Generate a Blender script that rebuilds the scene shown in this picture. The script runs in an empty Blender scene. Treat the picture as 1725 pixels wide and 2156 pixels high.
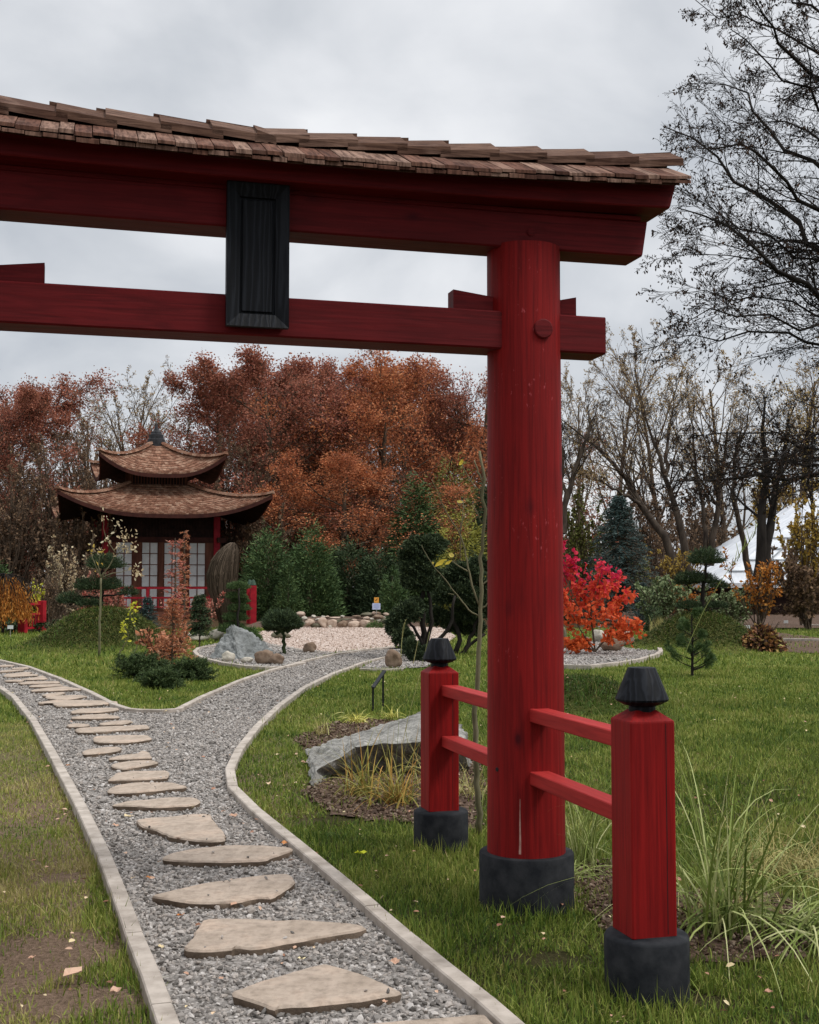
import bpy, math, random
import numpy as np
from mathutils import Vector, Matrix, noise
random.seed(7); RNG=np.random.default_rng(11)
SC=bpy.context.scene; COL=SC.collection
PI=math.pi
# ------------------------------------------------------------------ camera model
EYE=1.55; PITCH=math.radians(3.34); FOC=2632.0; CX,CY=862.5,1078.0
cP,sP=math.cos(PITCH),math.sin(PITCH)
def ray(px,py):
    a=(px-CX)/FOC; b=(CY-py)/FOC
    return np.array([a,cP-b*sP,sP+b*cP])
def G(px,py,z=0.0):                 # point on the ground seen there
    r=ray(px,py); t=(z-EYE)/r[2]
    return (r[0]*t,r[1]*t,z)
def at(px,py,Y):                    # point at distance Y
    r=ray(px,py); t=Y/r[1]
    return (r[0]*t,Y,EYE+r[2]*t)
cam_d=bpy.data.cameras.new('camera'); cam=bpy.data.objects.new('camera',cam_d); COL.objects.link(cam)
cam.location=(0,0,EYE); cam.rotation_euler=(PI/2+PITCH,0,0)
cam_d.sensor_fit='VERTICAL'; cam_d.sensor_height=36; cam_d.sensor_width=28.8; cam_d.lens=FOC/2156*36
cam_d.clip_start=.05; cam_d.clip_end=2000
SC.camera=cam
# ------------------------------------------------------------------ materials
def new_mat(name,rough=.8,spec=.3):
    m=bpy.data.materials.new(name); m.use_nodes=True
    nt=m.node_tree; b=nt.nodes['Principled BSDF']
    b.inputs['Roughness'].default_value=rough
    b.inputs['Specular IOR Level'].default_value=spec*.38
    return m,nt,b
def N(nt,t,**k):
    n=nt.nodes.new(t)
    for a,v in k.items():
        if hasattr(n,a): setattr(n,a,v)
        else: n.inputs[a.replace('_',' ')].default_value=v
    return n
def ramp(nt,fac,stops,interp='LINEAR'):
    r=nt.nodes.new('ShaderNodeValToRGB'); r.color_ramp.interpolation=interp
    e=r.color_ramp.elements
    while len(e)<len(stops): e.new(.5)
    for i,(p,c) in enumerate(stops):
        e[i].position=p; e[i].color=(c[0],c[1],c[2],1) if hasattr(c,'__len__') else (c,c,c,1)
    nt.links.new(fac,r.inputs[0]); return r.outputs[0]
def mixc(nt,fac,a,b,mode='MIX'):
    m=nt.nodes.new('ShaderNodeMix'); m.data_type='RGBA'; m.blend_type=mode
    for sock,v in ((m.inputs[0],fac),(m.inputs[6],a),(m.inputs[7],b)):
        if isinstance(v,(int,float)): sock.default_value=v
        elif isinstance(v,(tuple,list)): sock.default_value=(v[0],v[1],v[2],1)
        else: nt.links.new(v,sock)
    return m.outputs[2]
def coords(nt,scale=(1,1,1),world=False):
    if world: src=nt.nodes.new('ShaderNodeNewGeometry').outputs['Position']
    else: src=nt.nodes.new('ShaderNodeTexCoord').outputs['Object']
    mp=nt.nodes.new('ShaderNodeMapping'); mp.inputs['Scale'].default_value=scale
    nt.links.new(src,mp.inputs[0]); return mp.outputs[0]
def tex(nt,vec,scale,detail=4,rough=.55,dist=0):
    n=nt.nodes.new('ShaderNodeTexNoise'); n.inputs['Scale'].default_value=scale
    n.inputs['Detail'].default_value=detail; n.inputs['Roughness'].default_value=rough
    n.inputs['Distortion'].default_value=dist
    nt.links.new(vec,n.inputs['Vector']); return n.outputs['Fac']
def bump(nt,b,h,strength=.3,dist=.01):
    n=nt.nodes.new('ShaderNodeBump'); n.inputs['Strength'].default_value=strength; n.inputs['Distance'].default_value=dist
    nt.links.new(h,n.inputs['Height']); nt.links.new(n.outputs[0],b.inputs['Normal'])
def attr(nt,name='rnd'):
    a=nt.nodes.new('ShaderNodeAttribute'); a.attribute_name=name; return a.outputs['Fac']
def simple(name,c1,c2,scale=3,rough=.8,stretch=(1,1,1),bs=.3,bd=.01,spec=.3,detail=5,dist=0,lo=.35,hi=.65,world=False):
    m,nt,b=new_mat(name,rough,spec); v=coords(nt,stretch,world)
    f=tex(nt,v,scale,detail,.6,dist)
    nt.links.new(ramp(nt,f,[(lo,c1),(hi,c2)]),b.inputs['Base Color'])
    if bs: bump(nt,b,f,bs,bd)
    return m
def leafmat(name,cols,rough=.6,spec=.25,trans=.0,bigscale=None,c_big=None):
    """per-leaf colour variation from the rnd attribute"""
    m,nt,b=new_mat(name,rough,spec)
    n=len(cols); st=[(i/(n-1) if n>1 else 0,c) for i,c in enumerate(cols)]
    c=ramp(nt,attr(nt),st)
    if c_big:
        f=tex(nt,coords(nt,world=True),bigscale,3)
        f2=ramp(nt,f,[(.42,0.),(.62,1.)])
        c=mixc(nt,f2,c,mixc(nt,attr(nt),c_big[0],c_big[1]))
    nt.links.new(c,b.inputs['Base Color'])
    if trans:
        t=nt.nodes.new('ShaderNodeBsdfTranslucent'); nt.links.new(c,t.inputs[0])
        mx=nt.nodes.new('ShaderNodeMixShader'); mx.inputs[0].default_value=trans
        nt.links.new(b.outputs[0],mx.inputs[1]); nt.links.new(t.outputs[0],mx.inputs[2])
        nt.links.new(mx.outputs[0],nt.nodes['Material Output'].inputs[0])
    return m
def red_wood(name,axis,worn=0.0,base=(.255,.0085,.0080),dark=(.130,.0045,.005),knots=True):
    m,nt,b=new_mat(name,.62,.35)
    st=[17,17,17]; st[axis]=.6
    v=coords(nt,tuple(st)); w=tex(nt,v,3.2,6,.62,.9)
    col=ramp(nt,w,[(.28,dark),(.55,base),(.8,(base[0]*1.25,base[1]*1.3,base[2]*1.3))])
    v2=coords(nt,(1,1,1)); big=tex(nt,v2,2.3,3)
    col=mixc(nt,ramp(nt,big,[(.35,0.),(.75,.5)]),col,dark)
    # growth-ring grain lines
    wv=nt.nodes.new('ShaderNodeTexWave'); wv.inputs['Scale'].default_value=3.2; wv.inputs['Distortion'].default_value=14
    wv.inputs['Detail'].default_value=3; wv.inputs['Detail Scale'].default_value=1.2
    s2=[2.2,2.2,2.2]; s2[axis]=.16; nt.links.new(coords(nt,tuple(s2)),wv.inputs[0])
    col=mixc(nt,ramp(nt,wv.outputs['Fac'],[(.0,.28),(.22,0.)]),col,(dark[0]*.75,dark[1]*.8,dark[2]*.8))
    if knots:
        vo=nt.nodes.new('ShaderNodeTexVoronoi'); vo.inputs['Scale'].default_value=2.1
        s3=[1.6,1.6,1.6]; s3[axis]=.9; nt.links.new(coords(nt,tuple(s3)),vo.inputs[0])
        col=mixc(nt,ramp(nt,vo.outputs['Distance'],[(.03,.9),(.06,.4),(.12,0.)]),col,(.05,.003,.006))
    if worn:
        s4=[1,1,1]; s4[axis]=.35
        f=tex(nt,coords(nt,tuple(s4)),62,3,.7); g=tex(nt,v2,1.9,2)
        mm=nt.nodes.new('ShaderNodeMath'); mm.operation='MULTIPLY'
        nt.links.new(f,mm.inputs[0]); nt.links.new(g,mm.inputs[1])
        col=mixc(nt,ramp(nt,mm.outputs[0],[(.405-worn*.02,0.),(.43,.75)]),col,(.42,.07,.08))
    nt.links.new(col,b.inputs['Base Color'])
    ad=nt.nodes.new('ShaderNodeMath'); ad.operation='ADD'
    nt.links.new(w,ad.inputs[0]); nt.links.new(wv.outputs['Fac'],ad.inputs[1])
    bump(nt,b,ad.outputs[0],.22,.003)
    return m
def black_wood(name,axis):
    m,nt,b=new_mat(name,.55,.35)
    wv=nt.nodes.new('ShaderNodeTexWave'); wv.inputs['Scale'].default_value=4; wv.inputs['Distortion'].default_value=16
    wv.inputs['Detail'].default_value=3
    s2=[3,3,3]; s2[axis]=.25; nt.links.new(coords(nt,tuple(s2)),wv.inputs[0])
    nt.links.new(ramp(nt,wv.outputs['Fac'],[(.0,(.0028,.0035,.005)),(.75,(.005,.006,.0085)),(1,(.012,.014,.018))]),b.inputs['Base Color'])
    bump(nt,b,wv.outputs['Fac'],.3,.003); return m
def shingle_mat(name,c=(.165,.080,.055),d=(.075,.036,.026),pale=(.28,.18,.135),gr=(1,18,18)):
    m,nt,b=new_mat(name,.85,.15)
    f=tex(nt,coords(nt,gr),4,6,.65,.4)
    a=ramp(nt,attr(nt),[(0.,d),(.45,c),(1.,pale)])
    col=mixc(nt,ramp(nt,f,[(.4,.75),(.6,0.)]),a,(d[0]*.45,d[1]*.45,d[2]*.45))
    col=mixc(nt,ramp(nt,tex(nt,coords(nt),6,3),[(.55,0.),(.75,.4)]),col,pale)
    nt.links.new(col,b.inputs['Base Color']); bump(nt,b,f,.6,.006); return m
MT={}
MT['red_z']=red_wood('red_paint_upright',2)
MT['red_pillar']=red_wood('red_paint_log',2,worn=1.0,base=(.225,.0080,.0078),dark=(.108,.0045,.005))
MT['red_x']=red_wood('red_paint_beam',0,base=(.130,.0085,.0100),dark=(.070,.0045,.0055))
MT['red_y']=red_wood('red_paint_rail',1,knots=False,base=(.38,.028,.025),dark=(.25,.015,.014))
MT['black_z']=black_wood('black_stain_upright',2); MT['black_x']=black_wood('black_stain_across',0)
MT['shingle']=shingle_mat('weathered_shingle')
MT['shingle_x']=shingle_mat('weathered_plank',c=(.135,.076,.052),gr=(1.2,22,22))
for nm,gr in (('shingle',(12,1.5,1.5)),):
    MT['shingle']=shingle_mat('weathered_shingle',gr=gr)
MT['footing']=simple('dark_concrete',(.010,.0115,.014),(.040,.041,.044),11,.8,bs=.7,bd=.006,hi=.8,detail=9)
MT['kerb']=simple('concrete_kerb',(.24,.205,.17),(.45,.395,.34),7,.85,bs=.35,bd=.004,detail=10,world=True,lo=.3,hi=.62)
def stone_mat(name,a,b_,c,scale=2.5,stain=.4,bs=.6,bd=.02):
    m,nt,b=new_mat(name,.85,.2); v=coords(nt); f=tex(nt,v,scale,8,.62,.5); g=tex(nt,v,scale*6,5,.7)
    col=ramp(nt,f,[(.3,a),(.5,b_),(.7,c)])
    col=mixc(nt,ramp(nt,g,[(.45,0.),(.7,stain)]),col,(a[0]*.4,a[1]*.4,a[2]*.4))
    nt.links.new(col,b.inputs['Base Color'])
    ad=nt.nodes.new('ShaderNodeMath'); ad.operation='ADD'; nt.links.new(f,ad.inputs[0]); nt.links.new(g,ad.inputs[1])
    bump(nt,b,ad.outputs[0],bs,bd); return m
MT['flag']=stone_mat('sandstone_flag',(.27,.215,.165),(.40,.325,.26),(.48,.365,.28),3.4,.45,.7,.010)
MT['flag_edge_shade']=stone_mat('sandstone_broken_edge_shaded',(.10,.075,.055),(.18,.135,.10),(.26,.20,.15),4,.4,.9,.01)  # broken side faces, with contact shade under the stones painted into the colour
MT['rock_grey']=stone_mat('grey_rock',(.10,.105,.098),(.20,.207,.20),(.33,.338,.328),2.4,.6,.8,.05)
MT['rock_brown']=stone_mat('brown_rock',(.11,.07,.045),(.20,.14,.10),(.30,.23,.17),2,.4)
MT['rock_tan']=stone_mat('tan_rock',(.30,.21,.15),(.42,.32,.25),(.52,.42,.34),2,.3)
MT['rock_pale']=stone_mat('pale_rock',(.34,.31,.25),(.46,.42,.35),(.56,.52,.45),3,.25)
MT['rock_moss']=stone_mat('mossy_rock',(.06,.06,.03),(.13,.12,.08),(.22,.19,.15),3,.4)
MT['slab']=stone_mat('slate_slab',(.12,.115,.10),(.27,.26,.235),(.43,.41,.37),3.2,.8,1.,.025)
MT['soil']=simple('soil',(.045,.028,.020),(.15,.098,.070),14,.95,bs=1,bd=.03,detail=8,world=True)
MT['bark']=simple('grey_bark',(.035,.028,.022),(.10,.083,.066),5,.9,(1,1,.25),bs=.6,bd=.03)
MT['bark_dark']=simple('dark_bark',(.012,.010,.009),(.032,.027,.023),5,.9,(1,1,.25),bs=.5,bd=.03)
MT['bark_brown']=simple('brown_bark',(.060,.042,.030),(.155,.115,.082),4,.9,(1,1,.3),bs=.5,bd=.03)
MT['bark_green']=simple('young_bark',(.10,.095,.05),(.20,.18,.11),9,.8,(1,1,.4),bs=.4,bd=.004)
MT['bark_pale']=simple('pale_bark',(.25,.23,.19),(.42,.40,.35),9,.8,(1,1,.4),bs=.3,bd=.004)
MT['white']=simple('white_board',(.62,.64,.66),(.78,.79,.8),4,.6,bs=0)
MT['black']=simple('black_metal',(.008,.009,.010),(.02,.022,.022),5,.5,bs=0)
# gravel ground sheets
def gravel_mat(name,c1,c2,c3,scale):
    m,nt,b=new_mat(name,.9,.2); v=coords(nt,world=True)
    vo=nt.nodes.new('ShaderNodeTexVoronoi'); vo.inputs['Scale'].default_value=scale; nt.links.new(v,vo.inputs[0])
    sp=nt.nodes.new('ShaderNodeSeparateColor'); nt.links.new(vo.outputs['Color'],sp.inputs[0])
    col=ramp(nt,sp.outputs[0],[(0,c1),(.5,c2),(1,c3)])
    big=tex(nt,v,1.2,5,.6); col=mixc(nt,ramp(nt,big,[(.35,0.),(.7,.35)]),col,c1)
    ml=nt.nodes.new('ShaderNodeMapRange'); ml.inputs[1].default_value=.0; ml.inputs[2].default_value=.8; ml.inputs[3].default_value=1; ml.inputs[4].default_value=0
    nt.links.new(vo.outputs['Distance'],ml.inputs[0])
    nt.links.new(col,b.inputs['Base Color']); bump(nt,b,ml.outputs[0],1,.5/scale); return m
MT['gravel']=gravel_mat('grey_gravel',(.14,.128,.115),(.265,.243,.222),(.42,.39,.36),42)
MT['gravel_far']=gravel_mat('grey_gravel_coarse',(.14,.13,.12),(.33,.31,.29),(.55,.51,.48),30)
MT['gravel_pink']=gravel_mat('pinkish_chippings',(.34,.25,.20),(.50,.40,.34),(.62,.53,.47),26)
# lawn
def lawn_mat():
    m,nt,b=new_mat('lawn_ground',.95,.05); v=coords(nt,world=True)
    f=tex(nt,v,.45,6,.6); g=tex(nt,v,9,6,.7); k=tex(nt,v,45,4,.7)
    col=ramp(nt,g,[(.3,(.075,.105,.020)),(.5,(.125,.165,.032)),(.7,(.19,.20,.055))])
    col=mixc(nt,ramp(nt,f,[(.5,0.),(.68,.55)]),col,(.14,.115,.045))
    col=mixc(nt,ramp(nt,k,[(.4,.6),(.55,0.)]),col,(.02,.035,.008))
    sx=nt.nodes.new('ShaderNodeSeparateXYZ'); nt.links.new(v,sx.inputs[0])
    far=nt.nodes.new('ShaderNodeMapRange'); far.inputs[1].default_value=40; far.inputs[2].default_value=47
    nt.links.new(sx.outputs[1],far.inputs[0])
    lit=ramp(nt,g,[(.3,(.03,.02,.012)),(.7,(.10,.065,.035))])
    col=mixc(nt,far.outputs[0],col,lit)
    near=nt.nodes.new('ShaderNodeMapRange'); near.inputs[1].default_value=9; near.inputs[2].default_value=16
    nt.links.new(sx.outputs[1],near.inputs[0])
    lf=nt.nodes.new('ShaderNodeMapRange'); lf.inputs[1].default_value=-.6; lf.inputs[2].default_value=-1.0; nt.links.new(sx.outputs[0],lf.inputs[0])
    so=mixc(nt,lf.outputs[0],ramp(nt,k,[(.3,(.030,.030,.012)),(.7,(.085,.075,.035))]),ramp(nt,k,[(.3,(.12,.085,.055)),(.7,(.29,.20,.145))]))
    col=mixc(nt,near.outputs[0],so,col)
    mo=nt.nodes.new('ShaderNodeMapRange'); mo.inputs[1].default_value=.06; mo.inputs[2].default_value=.28; nt.links.new(sx.outputs[2],mo.inputs[0])
    col=mixc(nt,mo.outputs[0],col,ramp(nt,g,[(.3,(.022,.032,.008)),(.7,(.06,.06,.02))]))
    nt.links.new(col,b.inputs['Base Color'])
    bump(nt,b,k,1,.04); return m
MT['lawn']=lawn_mat()
# ------------------------------------------------------------------ mesh helpers
def fast(name,V,quads=None,tris=None,mat=None,parent=None,rnd=None,smooth=False,uvs=None):
    V=np.asarray(V,dtype=np.float32); me=bpy.data.meshes.new(name)
    nq=0 if quads is None else len(quads); ntr=0 if tris is None else len(tris)
    me.vertices.add(len(V)); me.vertices.foreach_set('co',V.ravel())
    parts=[]
    if nq: parts.append(np.asarray(quads,dtype=np.int32).ravel())
    if ntr: parts.append(np.asarray(tris,dtype=np.int32).ravel())
    L=np.concatenate(parts); me.loops.add(len(L)); me.loops.foreach_set('vertex_index',L)
    me.polygons.add(nq+ntr)
    st=np.concatenate([np.arange(nq)*4,nq*4+np.arange(ntr)*3]).astype(np.int32)
    me.polygons.foreach_set('loop_start',st)
    me.polygons.foreach_set('use_smooth',np.full(nq+ntr,smooth))
    if rnd is not None:
        a=me.attributes.new('rnd','FLOAT','FACE'); a.data.foreach_set('value',np.asarray(rnd,dtype=np.float32))
    me.update(calc_edges=True)
    if mat: me.materials.append(MT[mat] if isinstance(mat,str) else mat)
    o=bpy.data.objects.new(name,me); COL.objects.link(o)
    if parent is not None: o.parent=parent
    return o
class MB:
    def __init__(s): s.v=[]; s.f=[]; s.r=[]; s.cur=.5
    def add(s,V,F):
        n=len(s.v); s.v+= [tuple(p) for p in V]
        for f in F: s.f.append([i+n for i in f]); s.r.append(s.cur)
    def hexa(s,p):     # 4 bottom, 4 top
        s.add(p,[(3,2,1,0),(4,5,6,7),(0,1,5,4),(1,2,6,5),(2,3,7,6),(3,0,4,7)])
    def box(s,x0,x1,y0,y1,z0,z1,ch=0):
        if not ch:
            s.hexa([(x0,y0,z0),(x1,y0,z0),(x1,y1,z0),(x0,y1,z0),(x0,y0,z1),(x1,y0,z1),(x1,y1,z1),(x0,y1,z1)]); return
        cx,cy,cz=(x0+x1)/2,(y0+y1)/2,(z0+z1)/2; hx,hy,hz=(x1-x0)/2,(y1-y0)/2,(z1-z0)/2
        V=[];idx={}
        for sx in(-1,1):
            for sy in(-1,1):
                for sz in(-1,1):
                    for ax in range(3):
                        p=[sx*hx,sy*hy,sz*hz]
                        for q in range(3):
                            if q!=ax: p[q]-= ch*(sx,sy,sz)[q]
                        idx[(sx,sy,sz,ax)]=len(V); V.append((cx+p[0],cy+p[1],cz+p[2]))
        F=[]
        for ax in range(3):
            o=[q for q in range(3) if q!=ax]
            for sg in(-1,1):
                q=[]
                for a,b in((-1,-1),(1,-1),(1,1),(-1,1)):
                    k=[0,0,0];k[ax]=sg;k[o[0]]=a;k[o[1]]=b;q.append(idx[(*k,ax)])
                F.append(q)
            for a in(-1,1):
                for b in(-1,1):
                    k0=[0,0,0];k0[o[0]]=a;k0[o[1]]=b;k1=k0[:];k0[ax]=-1;k1[ax]=1
                    F.append([idx[(*k0,o[0])],idx[(*k1,o[0])],idx[(*k1,o[1])],idx[(*k0,o[1])]])
        for sx in(-1,1):
            for sy in(-1,1):
                for sz in(-1,1): F.append([idx[(sx,sy,sz,a)] for a in range(3)])
        s.add(V,F)
    def lathe(s,prof,n=32,c=(0,0),jit=0):
        V=[];F=[]
        for r,z in prof:
            for k in range(n):
                a=2*PI*k/n; rr=r*(1+jit*noise.noise(Vector((math.cos(a)*1.5,math.sin(a)*1.5,z*.8))))
                V.append((c[0]+rr*math.cos(a),c[1]+rr*math.sin(a),z))
        for i in range(len(prof)-1):
            for k in range(n): F.append([i*n+k,i*n+(k+1)%n,(i+1)*n+(k+1)%n,(i+1)*n+k])
        F.append(list(range(n))[::-1]); F.append([(len(prof)-1)*n+k for k in range(n)])
        s.add(V,F)
    def prism(s,poly,z0,z1,inset=0):
        n=len(poly); V=[(p[0],p[1],z0) for p in poly]+[(p[0],p[1],z1) for p in poly]
        F=[[i,(i+1)%n,n+(i+1)%n,n+i] for i in range(n)]+[list(range(n))[::-1],[n+i for i in range(n)]]
        s.add(V,F)
    def tube(s,pts,rad,n=8):
        pts=[Vector(p) for p in pts]; V=[];F=[]
        if not hasattr(rad,'__len__'): rad=[rad]*len(pts)
        d=(pts[-1]-pts[0]).normalized(); ref=Vector((0,0,1)) if abs(d.z)<.8 else Vector((1,0,0))
        for i,p in enumerate(pts):
            t=(pts[min(i+1,len(pts)-1)]-pts[max(i-1,0)]).normalized(); u=t.cross(ref).normalized(); w=t.cross(u)
            for k in range(n):
                a=2*PI*k/n; V.append(p+(u*math.cos(a)+w*math.sin(a))*rad[i])
        for i in range(len(pts)-1):
            for k in range(n): F.append([i*n+k,i*n+(k+1)%n,(i+1)*n+(k+1)%n,(i+1)*n+k])
        F.append(list(range(n))[::-1]); F.append([(len(pts)-1)*n+k for k in range(n)])
        s.add(V,F)
    def build(s,name,mat,parent=None,smooth=False,auto=None):
        me=bpy.data.meshes.new(name); me.from_pydata([tuple(v) for v in s.v],[],s.f); me.update()
        a=me.attributes.new('rnd','FLOAT','FACE'); a.data.foreach_set('value',s.r)
        import bmesh
        bm=bmesh.new(); bm.from_mesh(me); bmesh.ops.recalc_face_normals(bm,faces=bm.faces)
        if auto is not None:
            for f in bm.faces: f.smooth=True
            for e in bm.edges:
                if len(e.link_faces)==2 and e.calc_face_angle(0)>auto: e.smooth=False
        elif smooth:
            for f in bm.faces: f.smooth=True
        bm.to_mesh(me); bm.free()
        me.materials.append(MT[mat] if isinstance(mat,str) else mat)
        o=bpy.data.objects.new(name,me); COL.objects.link(o)
        if parent is not None: o.parent=parent
        return o
def tag(o,label=None,cat=None,group=None,kind=None):
    if label: o['label']=label
    if cat: o['category']=cat
    if group: o['group']=group
    if kind: o['kind']=kind
    return o
def thing(name,label,cat,loc=(0,0,0),rz=0,group=None):
    o=bpy.data.objects.new(name,None); COL.objects.link(o); o.location=loc; o.rotation_euler=(0,0,rz)
    o.empty_display_size=.2
    return tag(o,label,cat,group)
def copy_tree(root,loc,rz=0,scale=1,label=None):
    r=root.copy(); COL.objects.link(r); r.location=loc; r.rotation_euler=(0,0,rz)
    r.scale=(scale,)*3 if not hasattr(scale,'__len__') else scale
    if label: r['label']=label
    for ch in list(root.children):
        c=ch.copy(); COL.objects.link(c); c.parent=r
        for g in ch.children:
            d=g.copy(); COL.objects.link(d); d.parent=c
    return r
# numpy vegetation kit ------------------------------------------------
def unit(v): return v/np.maximum(np.linalg.norm(v,axis=-1,keepdims=True),1e-9)
def tubes(groups,k=4):
    """groups: list of (P (B,N,3), R (B,N)) -> verts, quads"""
    VV=[];QQ=[];off=0
    for P,R in groups:
        if len(P)==0: continue
        B,Nn,_=P.shape
        T=np.empty_like(P); T[:,1:-1]=P[:,2:]-P[:,:-2]; T[:,0]=P[:,1]-P[:,0]; T[:,-1]=P[:,-1]-P[:,-2]; T=unit(T)
        d=unit(P[:,-1]-P[:,0]); ref=np.where(np.abs(d[:,2:3])<.8,np.array([[0,0,1.]]),np.array([[1.,0,0]]))
        U=unit(np.cross(T,ref[:,None,:])); W=np.cross(T,U)
        a=np.arange(k)*2*PI/k
        V=P[:,:,None,:]+R[:,:,None,None]*(U[:,:,None,:]*np.cos(a)[None,None,:,None]+W[:,:,None,:]*np.sin(a)[None,None,:,None])
        idx=off+np.arange(B*Nn*k).reshape(B,Nn,k)
        a0=idx[:,:-1,:];a1=np.roll(a0,-1,axis=2);b0=idx[:,1:,:];b1=np.roll(b0,-1,axis=2)
        QQ.append(np.stack([a0,a1,b1,b0],-1).reshape(-1,4)); VV.append(V.reshape(-1,3)); off+=B*Nn*k
    return np.concatenate(VV),np.concatenate(QQ)
def grow(S,D,L,r0,r1,Nn,wander,trop,rng):
    B=len(S); P=np.empty((B,Nn,3)); P[:,0]=S; d=unit(D); st=(L/(Nn-1))[:,None]
    for i in range(1,Nn):
        d=unit(d+rng.normal(0,wander,(B,3))+np.asarray(trop)); P[:,i]=P[:,i-1]+d*st
    t=np.linspace(0,1,Nn)[None]; R=r0[:,None]*(1-t)+r1[:,None]*t
    return P,R
def spawn(P,R,m,t0,t1,ang,angsd,rng):
    B,Nn,_=P.shape; b=np.repeat(np.arange(B),m); n=len(b)
    t=(t0+(t1-t0)*((np.tile(np.arange(m),B)+rng.random(n))/m))*(Nn-1)
    i=np.minimum(t.astype(int),Nn-2); f=(t-i)[:,None]
    S=P[b,i]*(1-f)+P[b,i+1]*f; T=unit(P[b,i+1]-P[b,i]); r=R[b,i]*(1-f[:,0])+R[b,i+1]*f[:,0]
    q=unit(np.cross(T,rng.normal(size=(n,3)))); an=rng.normal(ang,angsd,n)[:,None]
    return S,T*np.cos(an)+q*np.sin(an),r,b,t/(Nn-1)
def on_lines(P,n,rng,t0=.2):
    B,Nn,_=P.shape; b=rng.integers(0,B,n); t=(t0+(1-t0)*rng.random(n))*(Nn-1); i=np.minimum(t.astype(int),Nn-2); f=(t-i)[:,None]
    return P[b,i]*(1-f)+P[b,i+1]*f, unit(P[b,i+1]-P[b,i])
def leaves(pos,size,rng,aspect=.6,nrm=None,flat=0,shape='quad',dirs=None,dj=.6):
    """small leaf faces: returns verts, quads, tris, rnd"""
    n=len(pos); size=np.broadcast_to(size,(n,)) if np.ndim(size)==0 else size
    a=unit(rng.normal(size=(n,3)) if dirs is None else unit(dirs)+rng.normal(0,dj,(n,3)))
    nn=rng.normal(size=(n,3))
    if flat: nn=unit(nn)+np.array([0,0,flat])
    if nrm is not None: nn=nn*.6+nrm
    b=unit(np.cross(a,nn)); c=np.cross(b,a)
    a=a*size[:,None]; b=b*(size*aspect)[:,None]; c=unit(c)*size[:,None]*.12
    if shape=='quad':
        V=np.stack([pos,pos+a*.5+b*.5+c,pos+a,pos+a*.5-b*.5+c],1).reshape(-1,3)
        Q=np.arange(n*4).reshape(-1,4); return V,Q,None,rng.random(n)
    if shape=='tri':
        V=np.stack([pos-b*.5,pos+b*.5,pos+a],1).reshape(-1,3)
        return V,None,np.arange(n*3).reshape(-1,3),rng.random(n)
    V=np.stack([pos,pos+a*.3+b*.45+c,pos+a*.7+b*.42+c,pos+a,pos+a*.7-b*.42+c,pos+a*.3-b*.45+c],1).reshape(-1,3)
    i=np.arange(n)[:,None]*6; r=rng.random(n)
    Q=np.concatenate([i+np.array([[0,1,2,3]]),i+np.array([[0,3,4,5]])]); return V,Q,None,np.concatenate([r,r])
def leafobj(name,mat,parent,*a,**k):
    V,Q,T,r=leaves(*a,**k); return fast(name,V,Q,T,mat,parent,rnd=r)
def blades(pos,dirs,L,w,rng,seg=2,droop=.3,outw=None):
    """curved grass / needle strips"""
    n=len(pos); d=unit(dirs); h=d.copy(); h[:,2]=0; h=unit(h+1e-6*rng.normal(size=(n,3)))
    side=unit(np.cross(h,np.array([[0,0,1.]]))+rng.normal(0,.25,(n,3)))
    rows=[]; p=pos.copy(); cur=d.copy()
    for i in range(seg+1):
        t=i/seg; ww=(w*(1-t**1.5))[:,None]*.5
        if i<seg: rows+= [p-side*ww,p+side*ww]
        else: rows+=[p]
        cur=unit(cur+np.stack([h[:,0]*0,h[:,1]*0,-droop*np.ones(n)],1)/seg) if np.ndim(droop)==0 else unit(cur-np.stack([0*droop,0*droop,droop],1)/seg)
        p=p+cur*(L/seg)[:,None]
    k=2*seg+1; V=np.stack(rows,1).reshape(-1,3); base=np.arange(n)[:,None]*k
    Q=[base+np.array([[2*i,2*i+1,2*i+3,2*i+2]]) for i in range(seg-1)]
    T=base+np.array([[2*seg-2,2*seg-1,2*seg]]); r=rng.random(n)
    Q=np.concatenate(Q) if Q else None
    return V,Q,T,np.concatenate([np.tile(r,seg-1),r]) if seg>1 else r
def inpoly(x,y,poly):
    c=np.zeros(len(x),bool); j=len(poly)-1
    for i in range(len(poly)):
        xi,yi=poly[i][0],poly[i][1]; xj,yj=poly[j][0],poly[j][1]
        m=((yi>y)!=(yj>y))&(x<(xj-xi)*(y-yi)/((yj-yi) or 1e-9)+xi); c^=m; j=i
    return c
def vnoise(x,y,s):   # cheap smooth value noise
    r=np.zeros(len(x))
    for k,(a,b,c) in enumerate([(1,.3,0),(-.6,1.1,1.7),(1.7,-1.3,4.1),(2.3,2.1,.6),(-3.1,1.9,2.2)]):
        r+=np.sin((x*a+y*b)*s+c+1.3*np.sin((x*b-y*a)*s*.7+c))/(1+.5*k)
    return r/3
# ================================================================== WORLD AND SUN
w=bpy.data.worlds.new('World'); SC.world=w; w.use_nodes=True; nt=w.node_tree; bg=nt.nodes['Background']
sky=nt.nodes.new('ShaderNodeTexSky'); sky.sky_type='NISHITA'; sky.sun_disc=False
SUN_EL,SUN_AZ=math.radians(52),math.radians(110)
sky.sun_elevation=SUN_EL; sky.sun_rotation=SUN_AZ
tc=nt.nodes.new('ShaderNodeTexCoord'); sx=nt.nodes.new('ShaderNodeSeparateXYZ'); nt.links.new(tc.outputs['Generated'],sx.inputs[0])
def wm(op,a,b=None):
    n=nt.nodes.new('ShaderNodeMath'); n.operation=op
    for i,v in enumerate((a,b)):
        if v is None: continue
        if isinstance(v,(int,float)): n.inputs[i].default_value=v
        else: nt.links.new(v,n.inputs[i])
    return n.outputs[0]
zz=wm('ADD',wm('MAXIMUM',sx.outputs[2],0.),.50)
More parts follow.
